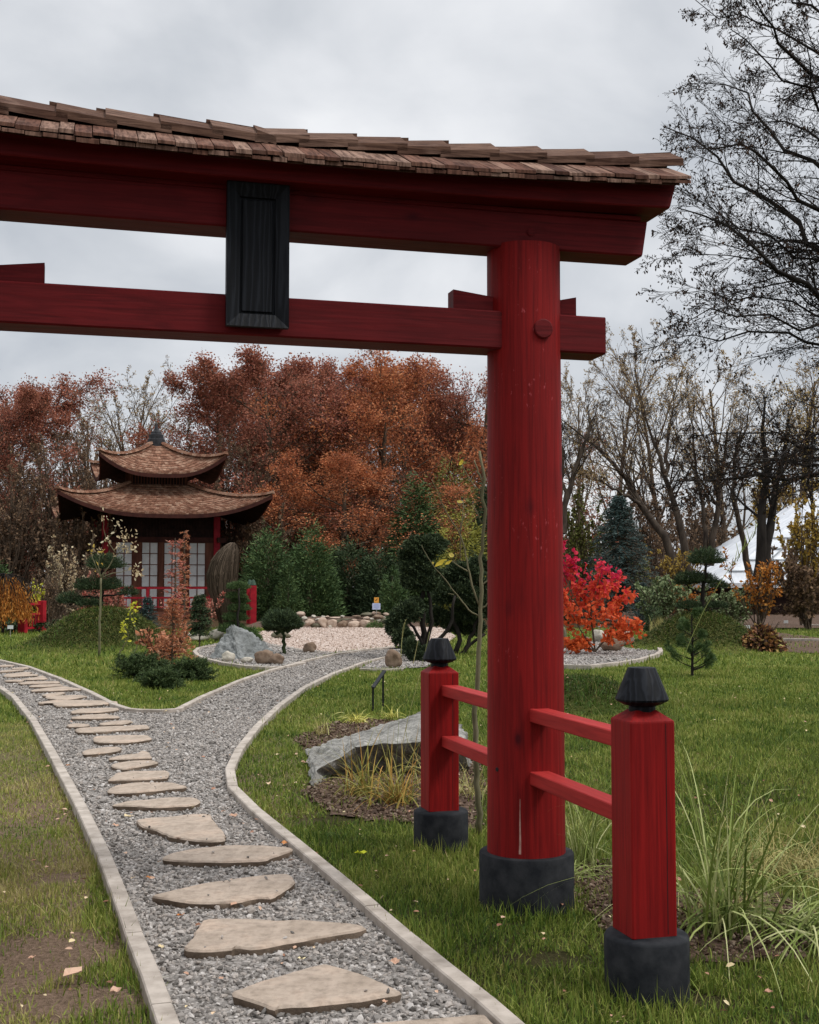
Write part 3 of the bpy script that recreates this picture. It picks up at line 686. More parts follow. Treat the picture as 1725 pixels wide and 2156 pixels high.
# shingle skirt, both slopes
def roof_shingles():
    m=MB()
    E0,E1=PS-.735,.735; HALF=.345
    def zs(off,s): # surface height at distance off from the ridge line
        return 3.676-off*.50+curve(s,.0155)
    for side in (-1,1):
        for row,(o0,o1,lift) in enumerate(((.350,.20,-.024),(.350,.08,.0))):
            s=E0-.02
            while s<E1:
                wd=random.uniform(.062,.105); e=min(s+wd-.004,E1+.02); m.cur=random.random()**.8
                a=o0+random.uniform(-.012,.008); th=random.uniform(.013,.02); dz=lift+random.uniform(-.003,.004)
                sk=0.10 if s>MID else -.10; sk*=.04
                pts=[]
                for z_ in (-th,0):
                    for (ss,oo) in ((s+sk,a),(e+sk,a),(e,o1),(s,o1)):
                        pts.append((ss,side*oo,zs(oo,ss)+z_+dz))
                m.hexa(pts); s+=wd
    # boarding below the shingles
    for side in (-1,1):
        n=20
        for i in range(n):
            m.cur=.0; a=E0+.03+(E1-E0-.06)*i/n; b=E0+.03+(E1-E0-.06)*(i+1)/n
            P=[]
            for dz in (-.052,-.036):
                for ss,oo in ((a,.325),(b,.325),(b,.02),(a,.02)): P.append((ss,side*oo,zs(oo,ss)+dz))
            m.hexa(P)
    m.build('shingle_skirt','shingle',gate)
    # ridge planks: long cleft boards lapping towards both ends
    m=MB()
    for side in (-1,1):
        edges=[.825]
        while edges[-1]>MID-.0: edges.append(edges[-1]-random.uniform(.205,.262))
        edges[-1]=MID+.02
        E2=edges+[2*MID-e for e in edges[::-1]]
        for i in range(len(E2)-1):
            b,a=E2[i],E2[i+1]; c=(a+b)/2; m.cur=random.uniform(.15,.75); right=c>MID
            ov=.05; th=.05
            if right: x0,x1=a-ov,b; la,lb=0,.020
            else: x0,x1=a,b+ov; la,lb=.020,0
            skew=.004
            def zz_(off,s): return 3.737-(off/.125)*.072+curve(s,.0140)
            pts=[]
            for dz in (-.034,0.004):
                for ss,oo,l in ((x0,.132,la),(x1,.132,lb),(x1,.0,lb),(x0,.0,la)):
                    k=skew*oo/.132*(abs(ss-MID)/2.1)*(1 if right else -1)
                    jz=random.uniform(-.003,.003)
                    pts.append((ss+k,side*(oo),zz_(oo,ss)+dz+l+jz-.012))
            m.hexa(pts)
    m.build('ridge_plank_cap','shingle_x',gate)
    m=MB(); n=20
    for i in range(n):
        a=E0+.06+(E1-E0-.12)*i/n; b=E0+.06+(E1-E0-.12)*(i+1)/n
        m.hexa([(a,-.09,3.51+curve(a,.0062)),(b,-.09,3.51+curve(b,.0062)),(b,.09,3.53+curve(b,.0062)),(a,.09,3.53+curve(a,.0062)),(a,-.03,3.66+curve(a,.01)),(b,-.03,3.66+curve(b,.01)),(b,.03,3.66+curve(b,.01)),(a,.03,3.66+curve(a,.01))])
    m.build('ridge_board','red_x',gate)
roof_shingles()
# plaque
def plaque():
    x0,x1,z0,z1=-1.512,-1.222,2.737,3.409
    m=MB(); m.box(x0+.012,x1-.012,-.135,-.02,z0+.012,z1-.01,.004); body=m.build('plaque','black_z',gate)
    m=MB(); w_=.062; f=-.172;g=-.137;i_=-.150
    for q in (0,1,2,3):
        o=[(x0,z0),(x1,z0),(x1,z1),(x0,z1)]; n_=[(x0+w_,z0+w_),(x1-w_,z0+w_),(x1-w_,z1-w_),(x0+w_,z1-w_)]
        a,b=o[q],o[(q+1)%4]; c,d=n_[(q+1)%4],n_[q]
        def P(p,y): return (p[0],y,p[1])
        e=.004
        m.add([P(a,f),P(b,f),P(c,i_),P(d,i_),P(a,g),P(b,g),P(c,g),P(d,g)],[(0,1,2,3),(4,5,1,0),(7,6,5,4),(3,2,6,7),(0,3,7,4),(1,5,6,2)])
    m.build('plaque_frame','black_z',body)
    m=MB(); m.box(x0+w_+.012,x1-w_-.012,-.146,-.136,z0+w_+.012,z1-w_-.012,.003); m.build('plaque_panel','black_z',body)
plaque()
# wear seen on the right pillar and the far support post
pl_=[o for o in bpy.data.objects if o.name.startswith('pillar')][0]
MT['bare_wood']=simple('bare_wood_split',(.34,.17,.14),(.50,.30,.25),30,.8,bs=0)
def on_pillar(a,z,r=.1935): return (r*math.sin(a),-r*math.cos(a),z)
m=MB(); V=[];F=[]; zz0=.26; pts=[(.27,.0055),(.33,.0045),(.40,.0035),(.47,.002),(.53,.001)]
for z,w_ in pts:
    for sgn in (-1,1): V.append(on_pillar(-.52+sgn*w_/.19+.006*math.sin(z*40),z,.1945-.0095*(z/3.2)))
F=[[2*i,2*i+1,2*i+3,2*i+2] for i in range(len(pts)-1)]; m.add(V,F); m.build('paint_split','bare_wood',pl_)
for a,z,r in ((-1.18,.66,.011),(.52,.575,.011)):
    m=MB(); m.lathe([(r,0),(r*.8,.003)],14); o=m.build('screw_hole','black',pl_); p=on_pillar(a,z,.1915); o.location=p; o.rotation_euler=(PI/2,0,a)
# ================================================================== PLANT KIT
T4=lambda x,y:(x/2.979,868.4+y/2.979)            # readings taken on enlarged parts of the photograph
T2=lambda x,y:(200+x/4.682,1052.6+y/4.682)
T3=lambda x,y:(763.2+x/4.098,973.7+y/4.098)
T6=lambda x,y:(1145.8+x/2.979,868.4+y/2.979)
TN=lambda x,y:(1347.4+x/4.096,y/4.096)
TM=lambda x,y:(1052.6+x/2.5665,184.2+y/2.5665)
TR=lambda x,y:(1347.4+x/4.571,1105.3+y/4.571)
TW=lambda x,y:(526.3+x/4.682,1200+y/4.682)
TL=lambda x,y:(x/5.853,1131.6+y/5.853)
MT['l_rust']=leafmat('rust_oak_leaf',[(.24,.075,.038),(.54,.19,.078),(.72,.34,.16)],.6,.2,.25,.55,((.24,.08,.045),(.48,.17,.075)))
MT['l_maroon']=leafmat('maroon_oak_leaf',[(.17,.060,.045),(.34,.12,.08),(.50,.22,.14)],.6,.2,.25,.55,((.19,.07,.05),(.42,.17,.10)))
MT['l_brown']=leafmat('brown_leaf',[(.075,.048,.034),(.17,.11,.072),(.34,.22,.13)],.7,.2,.2)
MT['l_tan']=leafmat('tan_leaf',[(.20,.13,.07),(.38,.27,.14),(.58,.44,.22)],.6,.2,.3)
MT['l_dark']=leafmat('dark_hanging_leaf',[(.018,.012,.010),(.045,.028,.02),(.10,.055,.032)],.6,.2,.1)
MT['l_yellow']=leafmat('yellow_leaf',[(.22,.13,.03),(.45,.30,.06),(.62,.48,.14)],.6,.2,.3)
MT['l_lemon']=leafmat('lemon_leaf',[(.40,.42,.04),(.62,.60,.06),(.75,.70,.12)],.5,.2,.3)
MT['l_cream']=leafmat('cream_leaf',[(.40,.28,.16),(.62,.50,.32),(.72,.64,.46)],.6,.2,.3)
MT['l_orange']=leafmat('orange_leaf',[(.30,.10,.02),(.52,.20,.04),(.68,.36,.10)],.6,.2,.3)
MT['l_copper']=leafmat('copper_leaf',[(.26,.09,.045),(.50,.20,.10),(.66,.36,.23)],.6,.2,.3)
MT['l_pinkred']=leafmat('pinkish_red_leaf',[(.32,.08,.06),(.55,.20,.15),(.68,.40,.30)],.6,.2,.3)
MT['n_dark']=leafmat('dark_needle',[(.016,.028,.015),(.042,.066,.032),(.095,.13,.055)],.6,.25)
MT['n_green']=leafmat('green_needle',[(.026,.052,.022),(.068,.115,.042),(.15,.21,.075)],.6,.25)
MT['n_light']=leafmat('bright_needle',[(.03,.06,.02),(.07,.12,.035),(.13,.19,.06)],.6,.25)
MT['n_blue']=leafmat('blue_needle',[(.022,.042,.038),(.050,.080,.074),(.11,.15,.14)],.6,.25)
MT['n_juni']=leafmat('juniper_needle',[(.020,.040,.016),(.055,.085,.032),(.12,.16,.06)],.6,.25)
MT['n_olive']=leafmat('olive_leaf',[(.05,.06,.015),(.13,.14,.035),(.24,.24,.07)],.6,.25)
MT['n_pale']=leafmat('pale_green_leaf',[(.08,.11,.05),(.18,.23,.11),(.33,.38,.20)],.6,.25)
def redbush_mat():
    m,nt,b=new_mat('scarlet_leaf',.5,.3); c=coords(nt); s=nt.nodes.new('ShaderNodeSeparateXYZ'); nt.links.new(c,s.inputs[0])
    f=nt.nodes.new('ShaderNodeMath'); f.operation='MULTIPLY_ADD'; f.inputs[1].default_value=.42; nt.links.new(s.outputs[2],f.inputs[0])
    a=nt.nodes.new('ShaderNodeMath'); a.operation='MULTIPLY'; a.inputs[1].default_value=.35; nt.links.new(attr(nt),a.inputs[0]); nt.links.new(a.outputs[0],f.inputs[2])
    col=ramp(nt,f.outputs[0],[(.25,(.62,.13,.035)),(.65,(.70,.12,.045)),(.9,(.64,.05,.055)),(1,(.60,.03,.09))])
    nt.links.new(col,b.inputs['Base Color'])
    t=nt.nodes.new('ShaderNodeBsdfTranslucent'); nt.links.new(col,t.inputs[0]); mx_=nt.nodes.new('ShaderNodeMixShader'); mx_.inputs[0].default_value=.35
    nt.links.new(b.outputs[0],mx_.inputs[1]); nt.links.new(t.outputs[0],mx_.inputs[2]); nt.links.new(mx_.outputs[0],nt.nodes['Material Output'].inputs[0]); return m
MT['l_scarlet']=redbush_mat()
def resample(pts,n):
    pts=np.array(pts,float); d=np.concatenate([[0],np.cumsum(np.linalg.norm(np.diff(pts,axis=0),axis=1))]); t=np.linspace(0,d[-1],n)
    return np.stack([np.interp(t,d,pts[:,k]) for k in range(3)],1)
def branch_out(P,R,levels,rng):
    """levels: (m,t0,t1,angle,sd,length_ratio or abs,N,wander,trop,radius_ratio)"""
    groups=[(P,R)]; Lp=np.linalg.norm(np.diff(P,axis=1),axis=2).sum(1)
    for (m,t0,t1,ang,sd,lr,Nn,wd,tr,rr) in levels:
        S,D,r,b,t=spawn(P,R,m,t0,t1,ang,sd,rng)
        L=Lp[b]*lr*(1.15-.75*t)*rng.uniform(.6,1.25,len(b)) if lr<5 else np.full(len(b),lr-5.)*rng.uniform(.5,1.3,len(b))
        r0=np.maximum(r*rr,.0025); P,R=grow(S,D,L,r0,r0*.25,Nn,wd,(0,0,tr),rng); Lp=L; groups.append((P,R))
    return groups
def make_tree(name,label,cat,loc,h,rng_seed,r=None,wood='bark_brown',trunkN=7,levels=None,leaf=None,nleaf=0,lsize=.15,aspect=.65,tilt=(0,0,1),wander=.05,trunkfrac=.8,kk=4,group=None,minr=.012,lt0=.15,leaf_lv=2,trunks=None,shape='quad',dirs_down=False,lspread=None):
    rng=np.random.default_rng(rng_seed); r=r or h*.016
    root=thing(name,label,cat,loc,0,group)
    if trunks is None:
        P,R=grow(np.zeros((1,3)),np.array([tilt],float),np.array([h*trunkfrac]),np.array([r]),np.array([r*.25]),trunkN,wander,(0,0,.06),rng)
    else:
        P=np.stack([resample([np.array(p)-np.array(loc) for p in tp],12) for tp,_,_ in trunks]); P[:,1:-1]+=rng.normal(0,h*.004,P[:,1:-1].shape)
        R=np.stack([np.linspace(a,b,12) for _,a,b in trunks])
    P[:,0,2]=np.minimum(P[:,0,2],P[:,0,2]) ; gr=branch_out(P,R,levels,rng)
    gr=[(a,np.maximum(b,minr)) for a,b in gr]
    V1,Q1=tubes(gr[:2],7); V2,Q2=tubes(gr[2:],3) if len(gr)>2 else (np.zeros((0,3)),np.zeros((0,4),int))
    V=np.concatenate([V1,V2]); Q=np.concatenate([Q1,Q2+len(V1)])
    fast('trunk',V,Q,None,wood,root,smooth=True)
    if leaf:
        src=gr[-leaf_lv:]; per=[int(nleaf*s) for s in ([.7,.3] if len(src)==2 else [1])]
        pp=[];dd=[]
        for (a,_),c in zip(src[::-1],per):
            p,d=on_lines(a,c,rng,lt0); pp.append(p); dd.append(d)
        p=np.concatenate(pp); d=np.concatenate(dd); p+=rng.normal(0,lspread or lsize*.45,p.shape)
        if dirs_down: d=np.tile([[0,0,-1.]],(len(p),1))
        leafobj('crown',leaf,root,p,lsize*rng.uniform(.6,1.3,len(p)),rng,aspect=aspect,dirs=d,dj=.8,shape=shape)
    return root
# tree forms -------------------------------------------------------
OAK=[(15,.14,1,.95,.2,.66,7,.16,.05,.55),(10,.15,1,.85,.3,.56,6,.2,.0,.55),(7,.12,1,.8,.35,.52,4,.25,-.02,.6),(3,.2,1,.7,.3,.6,3,.3,0,.6)]
BARE=[(14,.2,1,.6,.15,.55,7,.10,.07,.5),(8,.15,1,.55,.2,.5,6,.14,.05,.5),(5,.15,1,.55,.25,.5,4,.18,.03,.55),(3,.2,1,.5,.3,.55,3,.2,.02,.6)]
def place(root,px,Y,z=0): root.location=(at(px,1232,Y)[0],Y,z)
# red and rust oaks beyond the pavilion
oakA=make_tree('oak_tree','orange-red oak tree, tallest foliage just left of the gate pillar, behind the lodge','tree',(0,0,0),17,21,r=.30,levels=OAK,leaf='l_rust',nleaf=42000,lsize=.14,lspread=.24,tilt=(.05,0,1))
oakB=make_tree('oak_tree','x','tree',(0,0,0),17,22,r=.28,levels=OAK,leaf='l_maroon',nleaf=40000,lsize=.14,lspread=.24,tilt=(-.05,0,1))
OG='autumn oaks behind the pavilion'; 
def put(root,first,px,Y,top,hb,rz,label,group=None,sx=1.0,cat=None):
    s=(EYE+(1232-top)*Y/FOC)/hb; loc=(at(px,1232,Y)[0],Y,-.1)
    sc=(s*sx,s*sx,s)
    if first: root.location=loc; root.scale=sc; root.rotation_euler=(0,0,rz); root['label']=label; o=root
    else: o=copy_tree(root,loc,rz,sc,label)
    if group: o['group']=group
    return o
def height_of(root):
    return max((np.array([v.co.z for v in c.data.vertices]).max()) for c in root.children)
hA,hB=height_of(oakA),height_of(oakB)
for i,(rt,px,Y,top,rz,lab,sx) in enumerate([
 ('A',765,74,722,0,'bright orange-rust oak whose crown touches the tie beam midway between plaque and gate pillar',1.15),
 ('B',610,73,728,1.,'maroon oak directly right of the tiered roof, below the right edge of the plaque',1.2),
 ('B',455,78,775,2.2,'dark maroon oak rising just right of the roof finial of the pavilion',1.05),
 ('A',890,80,738,3.1,'rust oak second in from the gate pillar, partly thin with branches showing',1.1),
 ('B',985,76,745,4.,'brownish oak immediately left of the gate pillar, half hidden by it',1.0),
 ('B',690,90,760,1.7,'maroon oak crown seen behind and between the two frontmost oaks',1.2),
 ('B',545,86,748,2.7,'dark rust oak filling the sky gap above the right side of the pavilion roof',1.2),
 ('A',835,90,738,2.0,'rust oak farthest back, seen between the front oaks near the gate pillar',1.2),
 ('A',700,66,940,5.,'low rust-red oak crown hanging over the dark green conifers',1.7),
 ('B',60,76,752,.5,'big maroon-brown oak at the left edge behind the orange weeping tree',1.15),
 ('B',-45,70,790,3.6,'maroon oak cut off by the left edge of the photo',1.0)]):
    r0={'A':oakA,'B':oakB}[rt]; put(r0,i<2,px,Y,top,hA if rt=='A' else hB,rz,lab,OG,sx)
bareA=make_tree('bare_tree','x','tree',(0,0,0),16,31,r=.22,wood='bark_brown',levels=BARE,leaf='l_brown',nleaf=4000,lsize=.13,minr=.009)
bareB=make_tree('bare_tree','x','tree',(0,0,0),16,32,r=.2,wood='bark_brown',levels=BARE,leaf='l_tan',nleaf=2600,lsize=.11,minr=.009)
ha,hb_=height_of(bareA),height_of(bareB); BG='leafless trees of the wood edge'; fa=fb=True
for (rt,px,Y,top,rz,lab,sx) in [
 ('B',250,80,745,0,'pale leafless tree standing against the sky above the pavilion finial, left of the oaks',.9),
 ('B',190,86,800,1.9,'fine-twigged grey tree between the left oak and the pale leafless tree',1.1),
 ('B',300,84,800,3.1,'fine-twigged grey tree directly left above the roof finial, paler than its neighbours',1.1),
 ('A',175,72,870,1,'brown twiggy tree directly left of the upper pavilion roof',1.1),
 ('A',110,70,905,2,'brown twiggy tree filling the gap left of the lower roof tip',1.1),
 ('A',20,66,960,3.3,'low brown twiggy tree above the orange weeping tree',1.3),
 ('A',520,70,905,2.4,'brown leafless tree right of the lower roof tip of the pavilion',1.0),
 ('A',640,84,850,4.4,'bare tree seen through the rust oaks above the conifers',1.0),
 ('B',1225,68,740,1.4,'slender leafless tree immediately right of the gate pillar',.8),
 ('B',1290,84,700,.4,'tall leafless tree far behind, over the blue spruce',1.0),
 ('B',1400,88,655,2.9,'pale leafless tree whose fine top reaches highest right of the gate beam end',.9),
 ('B',1530,84,720,3.9,'brown leafless tree behind the white glass roof',1.1),
 ('B',1670,78,700,5.2,'brown leafless tree near the right edge of the photo',1.1),
 ('B',335,86,850,5.0,'grey leafless tree directly behind the roof finial',.9)]:
    if rt=='A': put(bareA,fa,px,Y,top,ha,rz,lab,BG,sx); fa=False
    else: put(bareB,fb,px,Y,top,hb_,rz,lab,BG,sx); fb=False
# leaning and multi-stem bare trees on the right
MT['bark_tree']=simple('brown_grey_bark',(.028,.021,.017),(.085,.066,.050),4,.9,(1,1,.3),bs=.5,bd=.03)
CUST=[(1,-1,.6,.15,.6)]
CL=[(15,.3,1,.55,.2,.40,7,.12,.05,.34),(7,.12,1,.55,.25,.45,5,.16,.04,.5),(5,.15,1,.55,.3,.5,4,.2,.02,.6),(3,.2,1,.5,.3,.6,3,.2,.02,.6)]
def custom(label,Y,paths,seed,leaf=None,nleaf=0,wood='bark',levels=CL,name='bare_tree',lsize=.09,minr=.0065,group=BG,conv=T6):
    wood='bark_tree' if wood=='bark' else wood
    tr=[([at(*conv(x,y),Y+dy*k) for k,(x,y) in enumerate(pts)],r0*.8,r1*.35) for pts,r0,r1,dy in paths]
    base=tr[0][0][0]; loc=(base[0],base[1],-.2)
    return make_tree(name,label,'tree',loc,14,seed,wood=wood,levels=levels,leaf=leaf,nleaf=nleaf,lsize=lsize,trunks=tr,minr=minr,group=group,lspread=.22)
custom('bare tree with a thick trunk leaning far to the left, behind the blue spruce',60,[([(835,1010),(790,850),(690,690),(600,570),(470,360),(330,220),(200,110),(80,20)],.30,.05,.2),([(600,570),(480,500),(330,420),(220,380)],.12,.03,-.4)],41,leaf='l_tan',nleaf=2200)
custom('bare tree with a tall trunk leaning slightly left, right of the strongly leaning one',62,[([(900,1010),(870,830),(830,600),(760,400),(700,200),(640,50),(600,-120)],.30,.05,.2),([(760,400),(770,200),(800,0),(830,-200)],.14,.03,.5)],42,leaf='l_tan',nleaf=1500)
custom('dark forked bare tree close to the right side of the gate pillar',58,[([(115,760),(130,600),(170,420),(230,260),(300,100),(340,-80)],.22,.04,.1),([(130,600),(120,420),(100,220),(110,0)],.14,.03,.3)],43)
custom('massive double-trunked dark tree in front of the white glass roof',56,[([(1340,1060),(1360,800),(1375,560),(1400,380),(1380,150),(1390,-100)],.36,.10,.0),([(1385,1060),(1400,800),(1430,600),(1470,380),(1520,150),(1580,-60)],.34,.08,.2)],44,wood='bark_dark',leaf='l_tan',nleaf=2200)
custom('pair of slim dark trunks between the leaning trees and the cloud pine',64,[([(1015,960),(1010,800),(990,560),(960,360),(930,120),(900,-100)],.18,.04,.2),([(1040,960),(1075,700),(1085,520),(1130,250),(1180,0)],.26,.05,.2)],45,leaf='l_tan',nleaf=2200)
custom('bare tree with crooked trunk immediately left of the double-trunked tree',60,[([(1290,1020),(1260,860),(1210,650),(1180,480),(1190,300),(1260,100),(1300,-100)],.22,.05,.1)],46)
custom('slim dark bare tree over the glass roof near the right edge',58,[([(1690,1100),(1700,800),(1690,600),(1660,420),(1680,150),(1720,-100)],.16,.05,.1)],47,wood='bark_dark',leaf='l_yellow',nleaf=1200)
# nearest tree at the right edge: dark limbs with hanging leaves
def near_tree():
    Y=15.5; tr=[]
    def limb(conv,pts,r0,r1,dy=-.25): tr.append(([at(*conv(x,y),Y+dy*k) for k,(x,y) in enumerate(pts)],r0,r1))
    tb=G(2080,1500); 
    trunk=[(at(2080,1232,Y)[0],Y,-.1),at(2060,1000,Y),at(2030,700,Y),at(2000,420,Y),at(1960,150,Y),at(1900,-150,Y),at(1860,-500,Y)]
    tr.append((trunk,.17,.04))
    def J(y): return [at(2035-(700-y)*.1,y,Y)]
    def limb2(conv,pts,yj,r0,r1,dy): tr.append((J(yj)+[at(*conv(x,y),Y+dy*(k+1)) for k,(x,y) in enumerate(pts)],r0,r1))
    limb2(TN,[(1546,2130),(1390,1960),(1150,1780),(870,1530),(620,1290),(400,1190),(200,1090)],760,.060,.007,.22)
    limb2(TN,[(1546,1760),(1300,1560),(1000,1400),(900,1280),(650,1270),(500,1280)],620,.045,.006,-.25)
    limb2(TN,[(1546,1480),(1300,1310),(1150,1150),(1000,950),(850,790),(700,760),(560,720)],560,.045,.005,.3)
    limb2(TN,[(1546,690),(1400,540),(1180,250),(1060,100),(960,-80)],330,.048,.006,-.3)
    limb2(TN,[(1180,250),(1030,190),(830,160),(600,60),(480,0)],300,.03,.005,.15)
    limb2(TN,[(1546,120),(1430,40),(1300,-60)],180,.05,.01,.1)
    limb2(TN,[(1546,1000),(1480,880),(1350,750),(1180,640),(1050,480),(900,330),(780,250)],420,.035,.005,-.15)
    limb2(TN,[(1546,1110),(1380,1060),(1150,1010),(900,1050),(700,1000)],500,.028,.004,.35)
    limb2(TM,[(1725,1080),(1500,1000),(1250,930),(1050,900),(930,910)],690,.03,.003,.1)
    limb2(TM,[(1725,1260),(1450,1230),(1200,1210),(1000,1240),(900,1210)],740,.03,.003,-.2)
    limb2(TM,[(1600,820),(1400,880),(1150,820),(980,800)],600,.025,.003,.2)
    limb2(TM,[(1725,1160),(1600,1060),(1450,960),(1250,740),(1100,700),(960,650)],820,.055,.006,-.2)
    limb2(TM,[(1725,960),(1600,920),(1350,790),(1250,735),(1100,610),(1010,560)],720,.03,.004,.25)
    limb2(TM,[(1725,1370),(1500,1325),(1250,1370),(1050,1350),(900,1360)],850,.035,.004,-.1)
    limb2(TM,[(1725,1230),(1560,1160),(1300,1140),(1150,1100),(1000,1110)],800,.028,.004,.2)
    limb2(T6,[(1725,380),(1540,430),(1200,430),(950,440),(820,430)],1020,.045,.005,-.12)
    limb2(T6,[(1725,205),(1500,180),(1300,180),(1100,135),(950,150)],930,.038,.004,.12)
    limb2(T6,[(1725,335),(1480,305),(1300,330),(1050,370),(900,330)],980,.03,.004,.3)
    limb2(T6,[(1725,110),(1480,260),(1200,300),(1000,290)],900,.025,.004,-.3)
    limb2(T6,[(1480,305),(1200,440),(1000,520),(850,590)],1000,.02,.003,.1)
    lv=[(17,.20,1,.62,.22,.29,6,.14,.0,.42),(9,.12,1,.6,.25,.50,5,.17,-.01,.5),(6,.15,1,.6,.3,.55,4,.2,-.02,.6)]
    low=tr[-8:]; tr=tr[:-8]
    root=make_tree('leafy_bare_tree','nearest tree on the right, dark spreading limbs with small dark hanging leaves','tree',(trunk[0][0],trunk[0][1],-.1),12,51,wood='bark_dark',levels=lv,leaf='l_dark',nleaf=8000,lsize=.040,aspect=.5,trunks=tr,minr=.0026,leaf_lv=1,dirs_down=True,lt0=.4,shape='hex')
    lv2=[(20,.15,1,.45,.18,.34,6,.08,.01,.35),(7,.15,1,.5,.25,.5,5,.12,0,.5),(4,.15,1,.55,.3,.55,3,.15,0,.6)]
    r2=make_tree('low_limbs','x','tree',(trunk[0][0],trunk[0][1],-.1),12,52,wood='bark_dark',levels=lv2,leaf='l_dark',nleaf=3600,lsize=.046,aspect=.5,trunks=low,minr=.0026,leaf_lv=1,dirs_down=True,lt0=.4,shape='hex')
    for ch in list(r2.children): ch.parent=root; ch.name={'trunk':'low_limbs','crown':'low_leaves'}[ch.name.split('.')[0]]
    bpy.data.objects.remove(r2)
    return root
near_tree()
# far woodland that closes the view: nobody could count it
def woodland():
    rng=np.random.default_rng(77); n=330; x=rng.uniform(-62,62,n); y=rng.uniform(84,128,n)
    keep=np.ones(n,bool); h=rng.uniform(5.5,9.5,n)*np.where(x>4,.78,1.0); h*=np.clip(1-np.abs(x+2)*.001,.8,1)
    S=np.stack([x,y,np.zeros(n)-.2],1); P,R=grow(S,np.tile([[0,0,1.]],(n,1))+rng.normal(0,.08,(n,3)),h,h*.014,h*.004,6,.06,(0,0,.05),rng)
    gr=branch_out(P,R,[(12,.05,1,.6,.2,.45,5,.12,.06,.5),(7,.1,1,.6,.25,.5,4,.15,.04,.55),(3,.2,1,.5,.3,.5,3,.2,.02,.6)],rng)
    gr=[(a,np.maximum(b,.022)) for a,b in gr]; V,Q=tubes(gr,3); o=fast('far_woodland',V,Q,None,'bark_brown'); tag(o,'brown leafless woodland closing the view behind all the trees','woodland',kind='stuff')
    p,d=on_lines(gr[2][0],52000,rng); p2,_=on_lines(gr[1][0],30000,rng,0); p=np.concatenate([p,p2]); p+=rng.normal(0,.35,p.shape)
    V,Q,_,r=leaves(p,.34*rng.uniform(.6,1.4,len(p)),rng,aspect=.6); o=fast('far_woodland_foliage',V,Q,None,'l_brown',rnd=r); tag(o,'brown dry foliage of the distant wood','foliage',kind='stuff')
woodland()
def scrub(name,label,px,Y,top,w,mat,seed,n=2600,lsize=.14,wood='bark_brown',cat='shrub',group=None,z=0,stems=14,base=None,spread=.5):
    rng=np.random.default_rng(seed); x=at(px,1232,Y)[0]; h=(EYE+(1232-top)*Y/FOC)-z; W=w*Y/FOC/2
    root=thing(name,label,cat,(x,Y,z),0,group)
    S=rng.normal(0,W*.12,(stems,3)); S[:,2]=0; D=rng.normal(0,spread,(stems,3)); D[:,2]=1; D=unit(D)
    P,R=grow(S,D,h*rng.uniform(.7,1.,stems)/np.maximum(D[:,2],.6),np.full(stems,max(.008,h*.012)),np.full(stems,.003),7,.1,(0,0,.05),rng)
    gr=branch_out(P,R,[(9,.15,1,.6,.2,.4,5,.15,.04,.6),(5,.2,1,.6,.3,.5,3,.2,0,.6)],rng); mr=Y*.00022
    gr=[(a,np.maximum(b,mr)) for a,b in gr]
    # keep inside its width
    sc=W/max(np.percentile(np.abs(gr[-1][0][...,0]),97),1e-3); gr=[(a*np.array([sc,sc,1]),b) for a,b in gr]
    V,Q=tubes(gr,4); fast('stem',V,Q,None,wood,root,smooth=True)
    if n:
        p,d=on_lines(gr[-1][0],n,rng,.1); leafobj('leaves',mat,root,p,lsize*rng.uniform(.6,1.3,n),rng,aspect=.6,dirs=d,dj=.8)
    return root
def conifer(name,label,px,base,Y,top,w,mat,seed,n=9000,size=.2,prof=None,up=.7,cat='conifer',group=None,z=None,fill=True,lump=.25,asp=.22):
    """dense conifer: sprays in a lumpy cone"""
    rng=np.random.default_rng(seed); x=at(px,1232,Y)[0]; z=0 if z is None else z
    h=(EYE+(1232-top)*Y/FOC)-z; W=w*Y/FOC/2; root=thing(name,label,cat,(x,Y,z-.05),0,group)
    prof=prof or (lambda t: (1-t)**.75*(.55+.45*np.minimum(1,t*6)))
    nc=max(30,n//45); tc_=1-np.sqrt(rng.random(nc))*.99; ac=rng.random(nc)*2*PI; rc=prof(tc_)*W*(1-lump*rng.random(nc))
    C=np.stack([rc*np.cos(ac),rc*np.sin(ac),tc_*h],1); per=n//nc
    idx=np.repeat(np.arange(nc),per); cs=W*.20+.02
    p=C[idx]+rng.normal(0,1,(len(idx),3))*np.array([cs,cs,cs*1.5])*.55
    out=np.stack([np.cos(ac[idx]),np.sin(ac[idx]),np.full(len(idx),up)],1)
    V,Q,T,r=leaves(p,size*rng.uniform(.6,1.3,len(p)),rng,aspect=asp,dirs=out,dj=.45,shape='quad')
    r=np.clip(r*.6+rng.random(nc)[idx]*.4,0,1); V[:,2]=np.maximum(V[:,2],0)
    fast('foliage',V,Q,None,mat,root,rnd=r)
    m=MB(); m.tube([(0,0,0),(0,0,h*.5),(0,0,h*.93)],[max(.02,h*.02),h*.012,.005],6); m.build('trunk','bark_brown',root)
    return root
